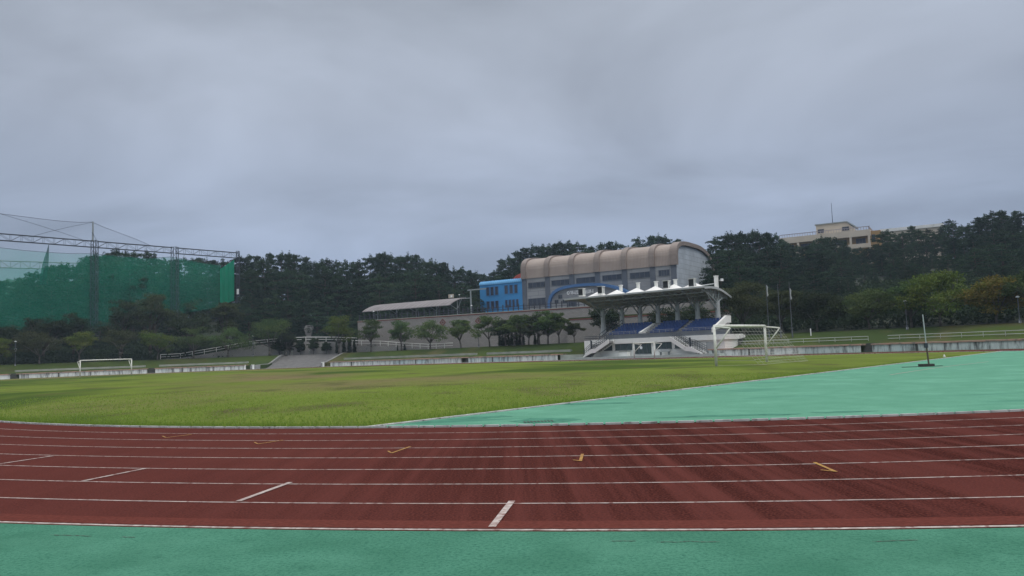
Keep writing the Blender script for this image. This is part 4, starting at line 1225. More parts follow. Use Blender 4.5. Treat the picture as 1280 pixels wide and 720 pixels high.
# loudspeaker cabinets standing on the roof
sp0 = None
for px, py, lb in ((727.5, 369.3, 'louvred white loudspeaker cabinet at the left end of the grandstand roof'), (751.5, 366.8, 'white loudspeaker cabinet second from the left on the grandstand roof'), (833.5, 360.3, 'white loudspeaker cabinet between two masts toward the right of the grandstand roof'), (865.5, 358, 'white loudspeaker cabinet nearest the tall end mast of the grandstand roof')):
    x, z = on_gs(px, py, 2.6); zb_ = max(z, roof_z(2.6) + .05)
    p = gs.location + Matrix.Rotation(math.atan2(-UY, -UX), 3, 'Z') @ Vector((x, 2.6, zb_))
    if sp0 is None:
        r = sp0 = empty('loudspeaker', p)
        MB().box(-.40, .40, -.38, .42, -.15, 1.05).build('cabinet', 'white', r); MB().box(-.37, .37, -.42, -.381, .02, 1.0).build('grille', 'black', r)
        mb = MB()
        for k in range(5): mb.box(.401, .44, -.25, .38, .08 + k * .19, .15 + k * .19)
        mb.build('side_louvre', 'steel', r); MB().box(-.48, .50, -.46, .5, 1.052, 1.1).build('top_cover', 'white', r)
    else: r = copy_tree(sp0)
    r.location = p; r.rotation_euler = (0, 0, math.atan2(-UY, -UX) + .12); tag(r, lb, 'loudspeaker', 'loudspeaker cabinets on the grandstand roof')
# things in front of the grandstand
def gs_pt(x, y, z=0): return gs.location + Matrix.Rotation(math.atan2(-UY, -UX), 3, 'Z') @ Vector((x, y, z))
x, z = on_gs(781.5, 443, -.6); r = empty('storage_box', gs_pt(x, -.6, PZ), gs.rotation_euler.z); tag(r, 'white storage box standing by the glass door of the grandstand', 'box')
MB().box(-.75, .6, -.4, .4, 0, .62).build('body', 'white_wall', r); MB().box(-.8, .65, -.45, .45, .622, .72).build('lid', 'pale_conc', r)
x, z = on_gs(831, 443, -.4); r = empty('bench', gs_pt(x, -.4, PZ), gs.rotation_euler.z); tag(r, 'grey bench against the white wall right of the glass door', 'bench')
MB().box(-.8, .85, -.25, .25, .42, .5).build('seat', 'steel', r); MB().box(-.8, .85, .2, .26, .52, .8).build('backrest', 'steel_pale', r)
for s in (-.65, .65): MB().box(s - .05, s + .05, -.2, .2, 0, .42).build('leg', 'steel', r)

# ------------------------------------------------------------------ hotel like building on the right hilltop
HA = at(974.6, 300, 240); HA.z = 0; HB = at(1087.5, 290, 227); HB.z = 0
hd = (HB - HA).normalized(); hang = math.atan2(hd.y, hd.x); hn = Vector((-hd.y, hd.x, 0)); HI = Matrix.Rotation(-hang, 3, 'Z')
HZ = 16.0
def on_h(px, py, y=0):
    d = ray(px, py); c = Vector((0, 0, CAM_H)); base = HA + hn * y
    t = (base - c).dot(hn) / d.dot(hn); q = HI @ (c + d * t - HA); return q.x, q.z - HZ
ht = empty('hilltop_building', (HA.x, HA.y, HZ), hang); tag(ht, 'cream and ochre building with a roof balustrade and antenna on the wooded right hilltop', 'building')
L_ = (HB - HA).length; z1 = (on_h(978, 297.4)[1] + on_h(1087, 286.5)[1]) / 2; z0 = (on_h(978, 304.8)[1] + on_h(1087, 294.2)[1]) / 2
MB().box(0, L_, 1.8, 12, 0, z0).build('wall', 'ochre', ht)
MB().box(-.2, L_, 0, 12.2, z0, z1).build('fascia', 'cream', ht)
MB().box(-.1, L_ - .02, 0, 1.7, z0 - 3.4, z0 - 3.1).build('balcony_floor', 'cream', ht)
MB().box(-.05, L_ - .02, .0, .15, z0 - 3.09, z0 - 2.2).build('balcony_parapet', 'cream', ht)
MB().box(-.1, L_ - .02, 0, 1.7, z0 - 6.8, z0 - 6.4).build('balcony_floor', 'cream', ht)
for px in (976, 997.2, 1020, 1041, 1063.2, 1086.4):
    x = on_h(px, 300)[0]; MB().box(x - .3, x + .3, .02, .6, 0, z0).build('pillar', 'cream', ht)
for a, b in ((980, 992), (1001, 1014), (1024, 1036), (1045, 1058), (1070.5, 1082)):
    x0 = on_h(a, 303, 1.8)[0]; x1 = on_h(b, 303, 1.8)[0]; window(ht, x0, x1, z0 - 3.0, z0 - .55, y=1.76, nm=3)
mb = MB()
for xx in np.arange(0, L_, .75): mb.box(xx - .06, xx + .06, .25, .4, z1, z1 + .85)
mb.box(-.1, L_, .22, .43, z1 + .851, z1 + 1.02)
for yy in np.arange(.4, 12, .75): mb.box(L_ - .4, L_ - .25, yy - .06, yy + .06, z1, z1 + .85)
mb.box(L_ - .43, L_ - .22, .44, 12, z1 + .851, z1 + 1.02); mb.build('balustrade', 'bal', ht)
xa, xb = on_h(1020, 285, 4)[0], on_h(1067.5, 285, 4)[0]; zt = (on_h(1020, 280.3, 4)[1] + on_h(1064, 278.6, 4)[1]) / 2
xm = on_h(1058, 285, 4)[0]
MB().prism([(xa, z1), (xb, z1), (xb + .1, z1 + 1.3), (xm, zt), (xa, zt)], 1, 4, 10).build('penthouse', 'cream', ht)
MB().prism([(xa - .3, zt + .003), (xm + .1, zt + .003), (xb + .4, z1 + 1.5), (xb + .6, z1 + 1.8), (xm + .3, zt + .3), (xa - .3, zt + .3)], 1, 3.7, 10.3).build('penthouse_roof', 'steel', ht)
for a, b in ((1022.5, 1029.5), (1053, 1061)):
    x0 = on_h(a, 286, 4)[0]; x1 = on_h(b, 286, 4)[0]; window(ht, x0, x1, z1 + .9, z1 + 1.9, y=3.97, nm=3)
x, zz = on_h(1039, 253.5, 5); MB().bar((x, 5, zt), (x, 5, zz), .10, 6, .05).build('antenna', 'steel_dark', ht)
xo = on_h(1101, 297, 2)[0]; zo = on_h(1092, 288.3, 2)[1]
MB().box(L_ + .01, xo, 2, 11, 0, zo).build('ochre_wing', 'ochre', ht)
x0 = on_h(1089.3, 297, 2)[0]; x1 = on_h(1092.5, 297, 2)[0]; window(ht, x0 + .2, x1 + .3, zo - 3.2, zo - 1.2, y=1.97, nm=2)
xw = on_h(1178, 283, 4)[0]; zw = (on_h(1103, 286.5, 4)[1] + on_h(1176, 279.3, 4)[1]) / 2
MB().box(xo + .01, xw, 4, 13, 0, zw - .9).build('right_wing', 'cream', ht); MB().box(xo - .2, xw + .3, 3.7, 13.3, zw - .898, zw).build('wing_fascia', 'white_wall', ht)

# ------------------------------------------------------------------ driving range net on the left
NA = at(0, 293, 172); NB = at(297.5, 318, 217); NA.z = NB.z = 0
ZN = (at(0, 291.8, 172).z + at(297.5, 316.3, 217).z) / 2
nd = NB - NA
gn_ = empty('golf_net', (0, 0, 0)); tag(gn_, 'tall green driving range net hung from steel lattice towers on the left', 'net')
def truss(a, b, hgt, name, m, n=None, r=.09):
    a, b = Vector(a), Vector(b); n = n or int((b - a).length / 2.2); mb = MB(); w = (b - a).normalized().cross(Vector((0, 0, 1))) * .45; dn = Vector((0, 0, -hgt))
    P = lambda t: a.lerp(b, t)
    for o in (w, -w, w + dn, -w + dn): mb.bar(a + o, b + o, r, 4)
    for i in range(n):
        p, q = P(i / n), P((i + 1) / n)
        for o in (w, -w):
            mb.bar(p + o, p + o + dn, r * .55, 4)
            mb.bar(*((p + o, q + o + dn) if i % 2 else (p + o + dn, q + o)), r * .55, 4)
        mb.bar(p + w, p - w, r * .5, 4); mb.bar(p + w + dn, p - w + dn, r * .5, 4)
    return mb.build(name, m, gn_)
def tower(px, py, top, wid):
    """square lattice mast under the beam"""
    k = ray(px, py); k = k.x / k.y; t = (k * NA.y - NA.x) / (nd.x - k * nd.y); p = NA + nd * t; z0 = hill(p.x, p.y) - .5; mb = MB(); h = wid / 2
    cs = [Vector((p.x + sx * h, p.y + sy * h, 0)) for sx, sy in ((-1, -1), (1, -1), (1, 1), (-1, 1))]
    for c in cs: mb.bar(c + Vector((0, 0, z0)), c + Vector((0, 0, top)), .085, 5)
    n = int((top - z0) / 1.6)
    for i in range(n):
        za, zb_ = z0 + (top - z0) * i / n, z0 + (top - z0) * (i + 1) / n
        for k_ in range(4):
            a, b = cs[k_], cs[(k_ + 1) % 4]; mb.bar(a + Vector((0, 0, za)), b + Vector((0, 0, zb_)), .035, 4); mb.bar(a + Vector((0, 0, zb_)), b + Vector((0, 0, zb_)), .035, 4)
    mb.build('lattice_tower', 'steel_dark', gn_); return p, t
pA, tA = tower(118, 345, ZN + .2, 1.15); pB, tB = tower(218.5, 345, ZN + .2, 1.35); pC, tC = tower(297.5, 345, ZN + .5, .7)
NS = NA - nd * .12
for a, b in ((NS, pA), (pA + nd * .01, pB - nd * .008), (pB + nd * .008, NB)):
    truss((a.x, a.y, ZN), (b.x, b.y, ZN), 1.5, 'top_truss', 'steel_dark', r=.075)
BA = at(-12, 325, 213); BB = at(152, 331.3, 232); zb2 = (BA.z + BB.z) / 2
truss((BA.x, BA.y, zb2), (BB.x, BB.y, zb2), 1.9, 'rear_truss', 'steel', r=.075)
pz = at(115, 277, pA.y).z; MB().bar((pA.x - .45, pA.y, ZN), (pA.x - .45, pA.y, pz), .22, 8, .16).build('king_pole', 'steel', gn_)
# upper thin net (catenary) and cables
def sheet(top, bot, m, name, nrm=0):
    mb = MB(); n = len(top)
    for i in range(n - 1): mb.quad(bot[i], bot[i + 1], top[i + 1], top[i])
    return mb.build(name, m, gn_, fix=False)
def line_t(px, py=330):
    d = ray(px, py); k = d.x / d.y; return (k * NA.y - NA.x) / (nd.x - k * nd.y)
def net_pt(px, py, off=0.0):
    t = line_t(px, py); p = NA + nd * t; return at(px, py, p.y + off)
up = [(-20, 264), (0, 267), (25, 270.3), (50, 273.5), (75, 276.3), (100, 278), (115, 277.5), (130, 284), (150, 291.5), (170, 299), (190, 306.3)]
T = [net_pt(x, y, .3) for x, y in up]; Bt = [Vector((p.x, p.y, ZN - .1)) for p in T]
T[-1].z = ZN
sheet(T, Bt, 'net_thin', 'upper_net')
mb = MB()
for a, b in zip(T, T[1:]): mb.bar(a, b, .045, 4)
for P in ([(0, 267), (40, 279), (75, 290), (110, 302)], [(115, 278), (85, 284), (60, 290), (35, 297)]):
    pts = [net_pt(x, y, 1.0) for x, y in P]
    for a, b in zip(pts, pts[1:]): mb.bar(a, b, .04, 4)
a = net_pt(115, 290, 0); b = net_pt(121, 301, 0); mb.bar(a, b, .05, 4)
mb.build('cable', 'steel_dark', gn_)
# main net: hung a little below the truss
topc = [(-20, 306), (0, 309.5), (30, 313), (60, 315.5), (90, 317), (113, 317), (124, 318), (150, 320), (185, 323), (212, 321), (222, 322), (250, 328), (270, 331), (276, 331)]
T = []
for x, y in topc:
    p = net_pt(x, y, .6); T.append(p)
Bt = []
for (x, y), p in zip(topc, T):
    yb = lerp_list([(-20, 425), (60, 420), (100, 412), (135, 408), (160, 402), (276, 384)], x); q = at(x, yb, p.y); Bt.append(Vector((p.x, p.y, max(q.z, hill(p.x, p.y) + .1))))
sheet(T, Bt, 'net', 'main_net')
T2 = [Vector((p.x, p.y - .05, ZN - 1.5)) for p in T[:7]]; sheet(T2, [Vector((p.x, p.y - .05, p.z)) for p in T[:7]], 'net_thin', 'mid_net')
mb = MB()
for a, b in zip(T, T[1:]): mb.bar(a, b, .04, 4)
mb.build('net_cable', 'steel_dark', gn_)
# rear net under the back beam
T3 = [Vector((BA.x, BA.y, zb2 - 1.9)).lerp(Vector((BB.x, BB.y, zb2 - 1.9)), i / 6) for i in range(7)]
sheet(T3, [Vector((p.x, p.y, hill(p.x, p.y))) for p in T3], 'net', 'rear_net')
# gathered net hanging beside the left bay, and bright folded panel at the right end
prv = None; mb = MB()
for y, x0, x1 in ((306, 60.5, 61.2), (314, 58.2, 61.2), (322, 55.5, 61), (332, 52.5, 60.5), (342, 50.5, 59), (356, 49.5, 57.5)):
    cur = [net_pt(x0, y, 1.2), net_pt((x0 + x1) / 2, y, .5), net_pt(x1, y, 1.2)]
    if prv:
        for k in range(2): mb.quad(prv[k], prv[k + 1], cur[k + 1], cur[k])
    prv = cur
mb.build('gathered_net', 'net_bunch', gn_, fix=False)
mb = MB(); xs_ = np.linspace(275, 292.8, 7)
for i in range(6):
    q = []
    for j, x in ((i, xs_[i]), (i + 1, xs_[i + 1])):
        f = (x - 275) / 17.8; yt = 336.5 - 12 * f; ybm = lerp_list([(0, 378), (.5, 379), (1, 375.5)], f); o_ = -.5 + .25 * (-1) ** j
        q.append((net_pt(x, yt, o_), net_pt(x, ybm, o_)))
    mb.quad(q[0][1], q[1][1], q[1][0], q[0][0])
mb.build('folded_net', 'net_dense', gn_, fix=False)
p = net_pt(297.3, 364.5, -.7); MB().box(p.x - .3, p.x + .3, p.y - .05, p.y + .05, p.z - .75, p.z + .75).build('notice_board', 'lamp_white', gn_)

# distant hill
mb = MB(); n = 40; rows = []
for i in range(n + 1):
    x = -620 + 420 * i / n; f = max(0, math.sin(math.pi * i / n)); f2 = lerp_list([(-620, 20), (-400, 46), (-345, 62), (-318, 64), (-300, 60), (-270, 42), (-235, 10), (-200, 0)], x) + 2 * math.sin(i * 2.3)
    row = []
    for j in range(9):
        y = 440 + 25 * j; row.append(len(mb.v)); mb.v.append((x * y / 500, y, f2 * math.sin(math.pi * min(1, j / 8 + .04)) ** .7 - 1 + rnd.uniform(-1, 1)))
    rows.append(row)
for a, b in zip(rows, rows[1:]):
    for j in range(8): mb.f.append((a[j], b[j], b[j + 1], a[j + 1])); mb.uv.append(None)
tag(mb.build('hills', 'floor', smooth=True), kind='structure')

# ------------------------------------------------------------------ trees
def leaf_mesh(name, cl, n, size, aspect, material, shell_=.5, flat=.0, seed=0):
    """cl: list of (centre, radii, tone); leaf quads spread through the clumps"""
    g = np.random.default_rng(seed)
    C = np.array([c for c, r, t in cl]); Rr = np.array([r for c, r, t in cl]); Tn = np.array([t for c, r, t in cl])
    vol = (Rr.prod(1)) ** .75; idx = g.choice(len(cl), n, p=vol / vol.sum())
    d = g.normal(size=(n, 3)); d /= np.linalg.norm(d, axis=1)[:, None]
    rad_ = g.random(n) ** (1 / 3.0) * (1 - shell_) + shell_ * (1 - .25 * g.random(n) ** 2)
    rad_ *= 1 + .22 * g.normal(size=n)
    P = C[idx] + d * Rr[idx] * rad_[:, None]
    nr = g.normal(size=(n, 3)) + np.array([0, 0, flat]); nr /= np.linalg.norm(nr, axis=1)[:, None]
    a = np.cross(nr, g.normal(size=(n, 3))); a /= np.linalg.norm(a, axis=1)[:, None]; b = np.cross(nr, a)
    s = size * (.6 + .8 * g.random(n))[:, None]
    V = np.empty((n, 4, 3)); V[:, 0] = P - a * s; V[:, 1] = P + b * s * aspect; V[:, 2] = P + a * s; V[:, 3] = P - b * s * aspect
    me = bpy.data.meshes.new(name); me.vertices.add(n * 4); me.vertices.foreach_set('co', V.astype(np.float32).ravel())
    me.loops.add(n * 4); me.loops.foreach_set('vertex_index', np.arange(n * 4, dtype=np.int32))
    me.polygons.add(n); me.polygons.foreach_set('loop_start', np.arange(0, n * 4, 4, dtype=np.int32)); me.update(calc_edges=True)
    t = np.clip(Tn[idx] + g.normal(size=n) * .18, 0, 1)
    at_ = me.attributes.new('tone', 'FLOAT', 'FACE'); at_.data.foreach_set('value', t.astype(np.float32))
    me.materials.append(MT[material]); return me


def trunk_mesh(name, segs, material):
    mb = MB()
    for a, b, r1, r2 in segs: mb.bar(a, b, r1, 7, r2)
    o = mb.build(name, material, smooth=True); me = o.data; bpy.data.objects.remove(o); return me


def pine_proto(seed, H=13.0, spread=1.0, low=.38, dens=4200, pointy=False):
    g = random.Random(seed); cl = []; sg = []
    lean = (g.uniform(-.5, .5), g.uniform(-.5, .5))
    ax = lambda t: Vector((lean[0] * t ** 1.5, lean[1] * t ** 1.5, H * t))
    for i in range(8): sg.append((ax(i / 8), ax((i + 1) / 8), .26 * (1 - i / 9) + .02, .26 * (1 - (i + 1) / 9) + .02))
    t = low
    while t < .97:
        f = (t - low) / (1 - low)
        reach = (2.7 * (1 - f) ** .8 + .55 if pointy else 2.75 * math.sqrt(max(0, 1 - f ** 2.4)) * (.72 + .28 * min(1, f * 3)) + .4) * spread
        nb = g.choice((3, 4, 4, 5)); a0 = g.uniform(0, 6.28)
        for k in range(nb):
            a = a0 + k * 6.28 / nb + g.uniform(-.4, .4); rr = reach * g.uniform(.55, 1.1)
            tip = ax(t) + Vector((math.cos(a) * rr, math.sin(a) * rr, g.uniform(.0, .7)))
            sg.append((ax(t - .02), tip, .07, .02))
            cr_ = g.uniform(.6, 1.05) * (1.1 - .35 * f)
            cl.append((tuple(tip), (cr_ * 1.1, cr_ * 1.1, cr_ * g.uniform(.42, .62)), g.random()))
            if rr > 1.4:
                mid = ax(t).lerp(tip, .55); cl.append((tuple(mid + Vector((0, 0, .25))), (cr_ * .8, cr_ * .8, cr_ * .4), g.random()))
        t += g.uniform(.055, .085)
    cl.append((tuple(ax(1.0)), (.5, .5, .75), .6)); cl.append((tuple(ax(.95)), (.8, .8, .6), .5))
    return leaf_mesh('crown', cl, dens, .21, .42, 'pine', .55, .3, seed), trunk_mesh('trunk', sg, 'bark'), H + .6


def broad_proto(seed, H=5.0, W=4.6, trunk_h=1.5, dens=2600, material='leaf', nlimb=6, leaf=.13, flat=.5, round_=False, bark='bark_grey', gap=1.0):
    g = random.Random(seed); cl = []; sg = []
    fork = Vector((g.uniform(-.15, .15), g.uniform(-.1, .1), trunk_h))
    sg.append((Vector((0, 0, -.3)), Vector((0, 0, trunk_h * .5)), .17 * H / 5, .13 * H / 5)); sg.append((Vector((0, 0, trunk_h * .5)), fork, .13 * H / 5, .11 * H / 5))
    for k in range(nlimb):
        a = k * 6.28 / nlimb + g.uniform(-.4, .4); out = g.uniform(.45, .95) * W / 2; top = trunk_h + (H - trunk_h) * (g.uniform(.45, .95) if out < W * .38 else g.uniform(.35, .75))
        tip = Vector((math.cos(a) * out, math.sin(a) * out, top)); mid = fork.lerp(tip, .5) + Vector((0, 0, .25))
        sg.append((fork, mid, .075 * H / 5, .05 * H / 5)); sg.append((mid, tip, .05 * H / 5, .015))
        for j in range(g.choice((4, 5, 6))):
            b = a + g.uniform(-.75, .75); o2 = out * g.uniform(.45, 1.08); z2 = top + g.uniform(-.30, .12) * (H - trunk_h)
            lim = 1 - (o2 / (W / 2)) ** 2 * .55; z2 = min(z2, trunk_h + (H - trunk_h) * lim)
            c = Vector((math.cos(b) * o2, math.sin(b) * o2, z2)); sg.append((mid.lerp(tip, g.uniform(.2, .9)), c, .025, .008))
            rr = g.uniform(.32, .62) * W / 4.6 * gap
            cl.append((tuple(c), (rr * 1.25, rr * 1.25, rr * g.uniform(.42, .62)), g.random()))
    for j in range(6):
        a = g.uniform(0, 6.28); o2 = g.uniform(0, .3) * W; c = (math.cos(a) * o2, math.sin(a) * o2, trunk_h + (H - trunk_h) * g.uniform(.72, .97)); rr = g.uniform(.35, .6) * W / 4.6
        cl.append((c, (rr * 1.2, rr * 1.2, rr * .55), g.random()))
    return leaf_mesh('crown', cl, dens, leaf, .6, material, .45, flat, seed), trunk_mesh('trunk', sg, bark), H


def plant(name, proto, p, H, rz, label, cat, group=None, wid=1.0):
    cm, tm, h0 = proto; s = H / h0
    r = empty(name, p, rz); r.scale = (s * wid, s * wid, s); tag(r, label, cat, group)
    for me, nm in ((tm, 'trunk'), (cm, 'crown')):
        o = bpy.data.objects.new(nm, me); col.objects.link(o); o.parent = r
    return r


PINES = [pine_proto(20 + i, dens=5200, spread=(1, 1.15, .95, 1.05, 1.2, .9, 1.0)[i], low=(.38, .33, .42, .30, .36, .28, .25)[i], pointy=i in (5, 6)) for i in range(7)]
FULL = [pine_proto(40 + i, spread=(1.15, 1.3, 1.2, 1.05)[i], low=(.06, .1, .05, .08)[i], dens=6500, pointy=i == 3) for i in range(4)]
def tree_at(kind, proto, px, pyb, pyt, S=None, Y=None, label='', group=None, wid=1.0, cat='tree', name=None, sink=0):
    p = hit_S(px, pyb, S) if Y is None else at(px, pyb, Y)
    p.z = terr(p.x, p.y) - sink; H = max(.6, at(px, pyt, p.y).z - p.z)
    return plant(name or kind, proto, p, H, rnd.uniform(0, 6.28), label, cat, group, wid)

rnd.seed(9)
# front row of broad trees on the left and middle bank: px, base y, top y, width px, material, label
row = [(-3, 455, 423, 32, 'leaf_yel', 'yellow green tree cut by the left picture edge beside the lamp post'),
       (49, 455, 416, 54, 'leaf_brown', 'pale trunked tree with a forked stem and thin brown green crown'),
       (99, 452, 416, 42, 'leaf_yel', 'flat topped yellow green tree left behind the far goal'),
       (150, 450, 412, 42, 'leaf_brown', 'thin brownish tree above the middle of the far goal'),
       (197, 449, 414, 44, 'leaf_yel', 'broad green yellow tree at the low end of the white ramp rail'),
       (242, 447.5, 410, 40, 'leaf', 'green tree with a dark stem before the middle of the ramp rail'),
       (285, 446, 411, 42, 'leaf', 'spreading green tree in front of the masonry ramp'),
       (337, 444, 401, 60, 'leaf', 'big round green tree left of the top of the road'),
       (358, 442, 411, 20, 'leaf_dark', 'dark bushy tree at the road top below the carved stone'),
       (424, 440, 394, 44, 'leaf_yel', 'tall yellow green tree right of the road'),
       (464, 438, 399, 32, 'leaf', 'green tree below the left tip of the curved shed'),
       (502, 437.5, 401, 34, 'leaf', 'young tree with a shrub at its foot below the shed roof'),
       (538, 436, 401, 38, 'leaf', 'wide young tree left of the first red diamond'),
       (576, 435, 400.5, 34, 'leaf', 'round young tree left of the middle lamp post'),
       (612, 433, 395, 36, 'leaf', 'young tree below the blue annex right of the lamp post'),
       (643, 432, 396, 36, 'leaf', 'bushy tree above the slim columnar shrubs'),
       (661, 432, 396, 30, 'leaf_brown', 'brown tinged tree in the middle of the bushy clump'),
       (685, 431, 389, 40, 'leaf', 'tallest tree of the clump left of the grandstand'),
       (699, 430, 391, 26, 'leaf', 'layered tree at the right side of the bushy clump'),
       (632, 432.5, 400, 30, 'leaf_dark', 'dark tree at the left side of the bushy clump'),
       (653, 431.5, 393, 34, 'leaf', 'tree rising in the centre of the bushy clump'),
       (674, 431, 394, 34, 'leaf_dark', 'dark tree just left of the tallest clump tree'),
       (718, 428, 403, 22, 'leaf_brown', 'sparse brown shrub like tree beside the grandstand stairs')]
for i, (px, pb, pt_, w, mt, lb) in enumerate(row):
    p = hit_S(px, pb, 59.3 if px < 330 or px > 400 else 60.2); Yd = p.y; H = at(px, pt_, Yd).z - terr(p.x, p.y); W = w / F_PX * Yd * 1.18
    pr = broad_proto(100 + i, H, W, H * rnd.uniform(.22, .31), 4600 if w < 50 else 6500, mt, rnd.choice((6, 7, 8, 9)), .125, .5, gap=1.0 if mt != 'leaf_brown' else .85)
    tree_at('broadleaf_tree', pr, px, pb, pt_, S=59.3 if px < 330 or px > 400 else 60.2, label=lb, group='broad trees along the far bank')
for i, (px, pt_, w, lb) in enumerate(((349, 424, 20, 'dark bush under the big round tree beside the road'), (362, 421, 18, 'dark bush against the ramp wall at the road top'), (376, 424, 15, 'dark bush below the carved stone'), (392, 423, 17, 'dark bush just right of the carved stone'), (408, 427, 15, 'low dark bush against the ramp wall left of the tall yellow green tree'))):
    p = hit_S(px, 443, 61.2); H = at(px, pt_, p.y).z - terr(p.x, p.y); W = w / F_PX * p.y
    tree_at('bush', broad_proto(170 + i, H, W, H * .12, 2600, 'leaf_dark', 6, .14, .4, gap=1.3), px, 443, pt_, S=61.2, label=lb, group='dark bushes at the road top', cat='bush')
# big dark tree left behind the grandstand
pr = broad_proto(150, 8, 7.0, 1.2, 5200, 'leaf_dark', 8, .16, .4, gap=1.25)
tree_at('broadleaf_tree', pr, 757, 415, 372, S=66, label='big dark dense tree behind the left end of the grandstand', group='broad trees along the far bank')
pr = broad_proto(152, 6, 6.0, 1.2, 3600, 'leaf_dark', 8, .16, .4, gap=1.2)
tree_at('broadleaf_tree', pr, 830, 405, 384, S=64, label='low dark tree seen between the grandstand columns', group='broad trees along the far bank')
tree_at('broadleaf_tree', pr, 868, 405, 378, S=65, label='dark tree behind the right columns of the grandstand', group='broad trees along the far bank')
# right hand row
rrow = [(930, 419, 353, 66, 'leaf_brown', 'dark brown green tree right of the grandstand roof'), (1022, 417, 366, 60, 'leaf_dark', 'dark green tree behind the flagpoles on the right'),
        (978, 418, 362, 50, 'leaf_brown', 'dim brownish tree standing behind the three flagpoles'),
        (1087, 415, 362, 62, 'leaf', 'green tree left of the right lamp post'), (1140, 413, 351, 44, 'leaf', 'green tree directly behind the right lamp post'), (1176, 412, 342, 80, 'leaf_yel', 'broad layered bright green tree behind the jump post'),
        (1246, 408, 347, 72, 'leaf_gold', 'golden orange tinged tree at the right'), (1296, 406, 336, 60, 'leaf', 'green tree cut by the right picture edge')]
for i, (px, pb, pt_, w, mt, lb) in enumerate(rrow):
    S_ = 61.5; p = hit_S(px, pb, S_); Yd = p.y; H = at(px, pt_, Yd).z - terr(p.x, p.y); W = w / F_PX * Yd * 1.2
    pr = broad_proto(200 + i, H, W, H * .22, 8000, mt, 9, .135, .6, gap=1.15)
    tree_at('broadleaf_tree', pr, px, pb, pt_, S=S_, label=lb, group='broad trees on the right bank')
# dark trees in front of the net
for i, (px, pb, pt_, w, mt, lb) in enumerate([(8, 440, 408, 46, 'leaf_dark', 'dark low tree at the far left below the green net'), (54, 432, 394, 56, 'leaf_dark', 'dark spreading tree in front of the net above the forked tree'), (92, 430, 391, 44, 'leaf_dark', 'dark round tree in front of the net left of the first tower foot'), (152, 425, 374, 44, 'leaf_dark', 'dark tree before the net right of the first tower'), (188, 424, 366, 54, 'leaf_brown', 'reddish brown tree before the net between the towers'), (238, 424, 376, 62, 'leaf_dark', 'wide dark tree at the foot of the second tower'), (282, 424, 376, 44, 'leaf_brown', 'brownish tree below the bright folded net')]):
    p = hit_S(px, pb, 67); Yd = p.y; H = at(px, pt_, Yd).z - terr(p.x, p.y); W = w / F_PX * Yd
    pr = broad_proto(240 + i, H, W, H * .25, 5500, mt, 9, .19, .7, gap=1.2, bark='bark')
    tree_at('broadleaf_tree', pr, px, pb, pt_, S=67, label=lb, group='dark trees below the net')
# slim columnar shrubs under the clump
def col_proto(seed, mt='leaf_dark'):
    g = random.Random(seed); cl = [((g.uniform(-.05, .05), g.uniform(-.05, .05), .25 + i * .27), (.26 * (1 - i / 14), .26 * (1 - i / 14), .25), g.random()) for i in range(9)]
    return leaf_mesh('crown', cl, 700, .09, .5, mt, .5, 0, seed), trunk_mesh('trunk', [(Vector((0, 0, -.1)), Vector((0, 0, 1.8)), .04, .02)], 'bark'), 2.7
CP = [col_proto(300), col_proto(301)]
shr = [(625, 415, 'slim dark columnar shrub at the left end of the row under the clump'), (628.5, 415, 'second slim columnar shrub from the left under the clump'), (632, 417, None), (636, 413, None), (640, 412, None), (646, 414, None), (650, 416, None), (654.5, 417, None), (669, 416, 'dark columnar shrub under the tallest clump tree'), (673, 416, 'columnar shrub beside the tallest clump tree stem')]
for i, (px, pt_, lb) in enumerate(shr):
    tree_at('columnar_shrub', CP[i % 2], px, 432, pt_, S=60.6, label=lb or 'slim columnar shrub in the dense middle of the row under the clump', group='slim columnar shrubs under the clump', cat='shrub', wid=1.5)
for px, pt_, lb, w in ((506, 429.5, 'small dark shrub at the foot of the young tree below the shed roof', 2.2), (497, 431, 'tiny dark shrub left of the young tree below the shed roof', 1.3), (421, 425, 'dark columnar shrub below the tall yellow green tree', 1.4), (430, 424, 'dark shrub right below the tall yellow green tree', 1.6), (437, 422, 'tallest dark shrub between the two trees right of the road', 1.6), (443, 424, 'dark shrub left of the tree below the shed tip', 1.6)):
    tree_at('shrub', CP[0], px, 438, pt_, S=60.5, label=lb, group='dark shrubs on the bank', cat='shrub', wid=w)

# forest crest profile (top of the trees) along the picture
CREST = [(-40, 352), (0, 350), (40, 345), (55, 333), (75, 331), (95, 329), (112, 322), (122, 314), (135, 316), (150, 313), (165, 316), (180, 314), (198, 318), (206, 330), (216, 326), (235, 322), (250, 325), (270, 327), (290, 325), (303, 317), (318, 324), (335, 321), (350, 315), (370, 319), (392, 328), (405, 321), (420, 325), (440, 329), (460, 323), (478, 314), (497, 321), (515, 318), (530, 326), (552, 326), (566, 336), (582, 333), (596, 342),
         (612, 346), (622, 330), (640, 321), (655, 312), (672, 308), (688, 309), (700, 307), (713, 306), (725, 309), (735, 316), (745, 309), (760, 308), (775, 303), (789, 316), (800, 299), (815, 297), (828, 298), (845, 302), (862, 325),
         (884, 318), (890, 300), (902, 292), (920, 290), (940, 291), (958, 290), (970, 294), (986, 307), (1005, 309), (1022, 298), (1040, 297), (1050, 300), (1064, 311), (1085, 312), (1095, 308), (1106, 285), (1114, 294), (1128, 293), (1140, 280), (1150, 290), (1166, 289), (1176, 286), (1184, 274), (1192, 279), (1203, 284), (1216, 276), (1230, 268), (1246, 265), (1262, 267), (1285, 265), (1320, 262)]
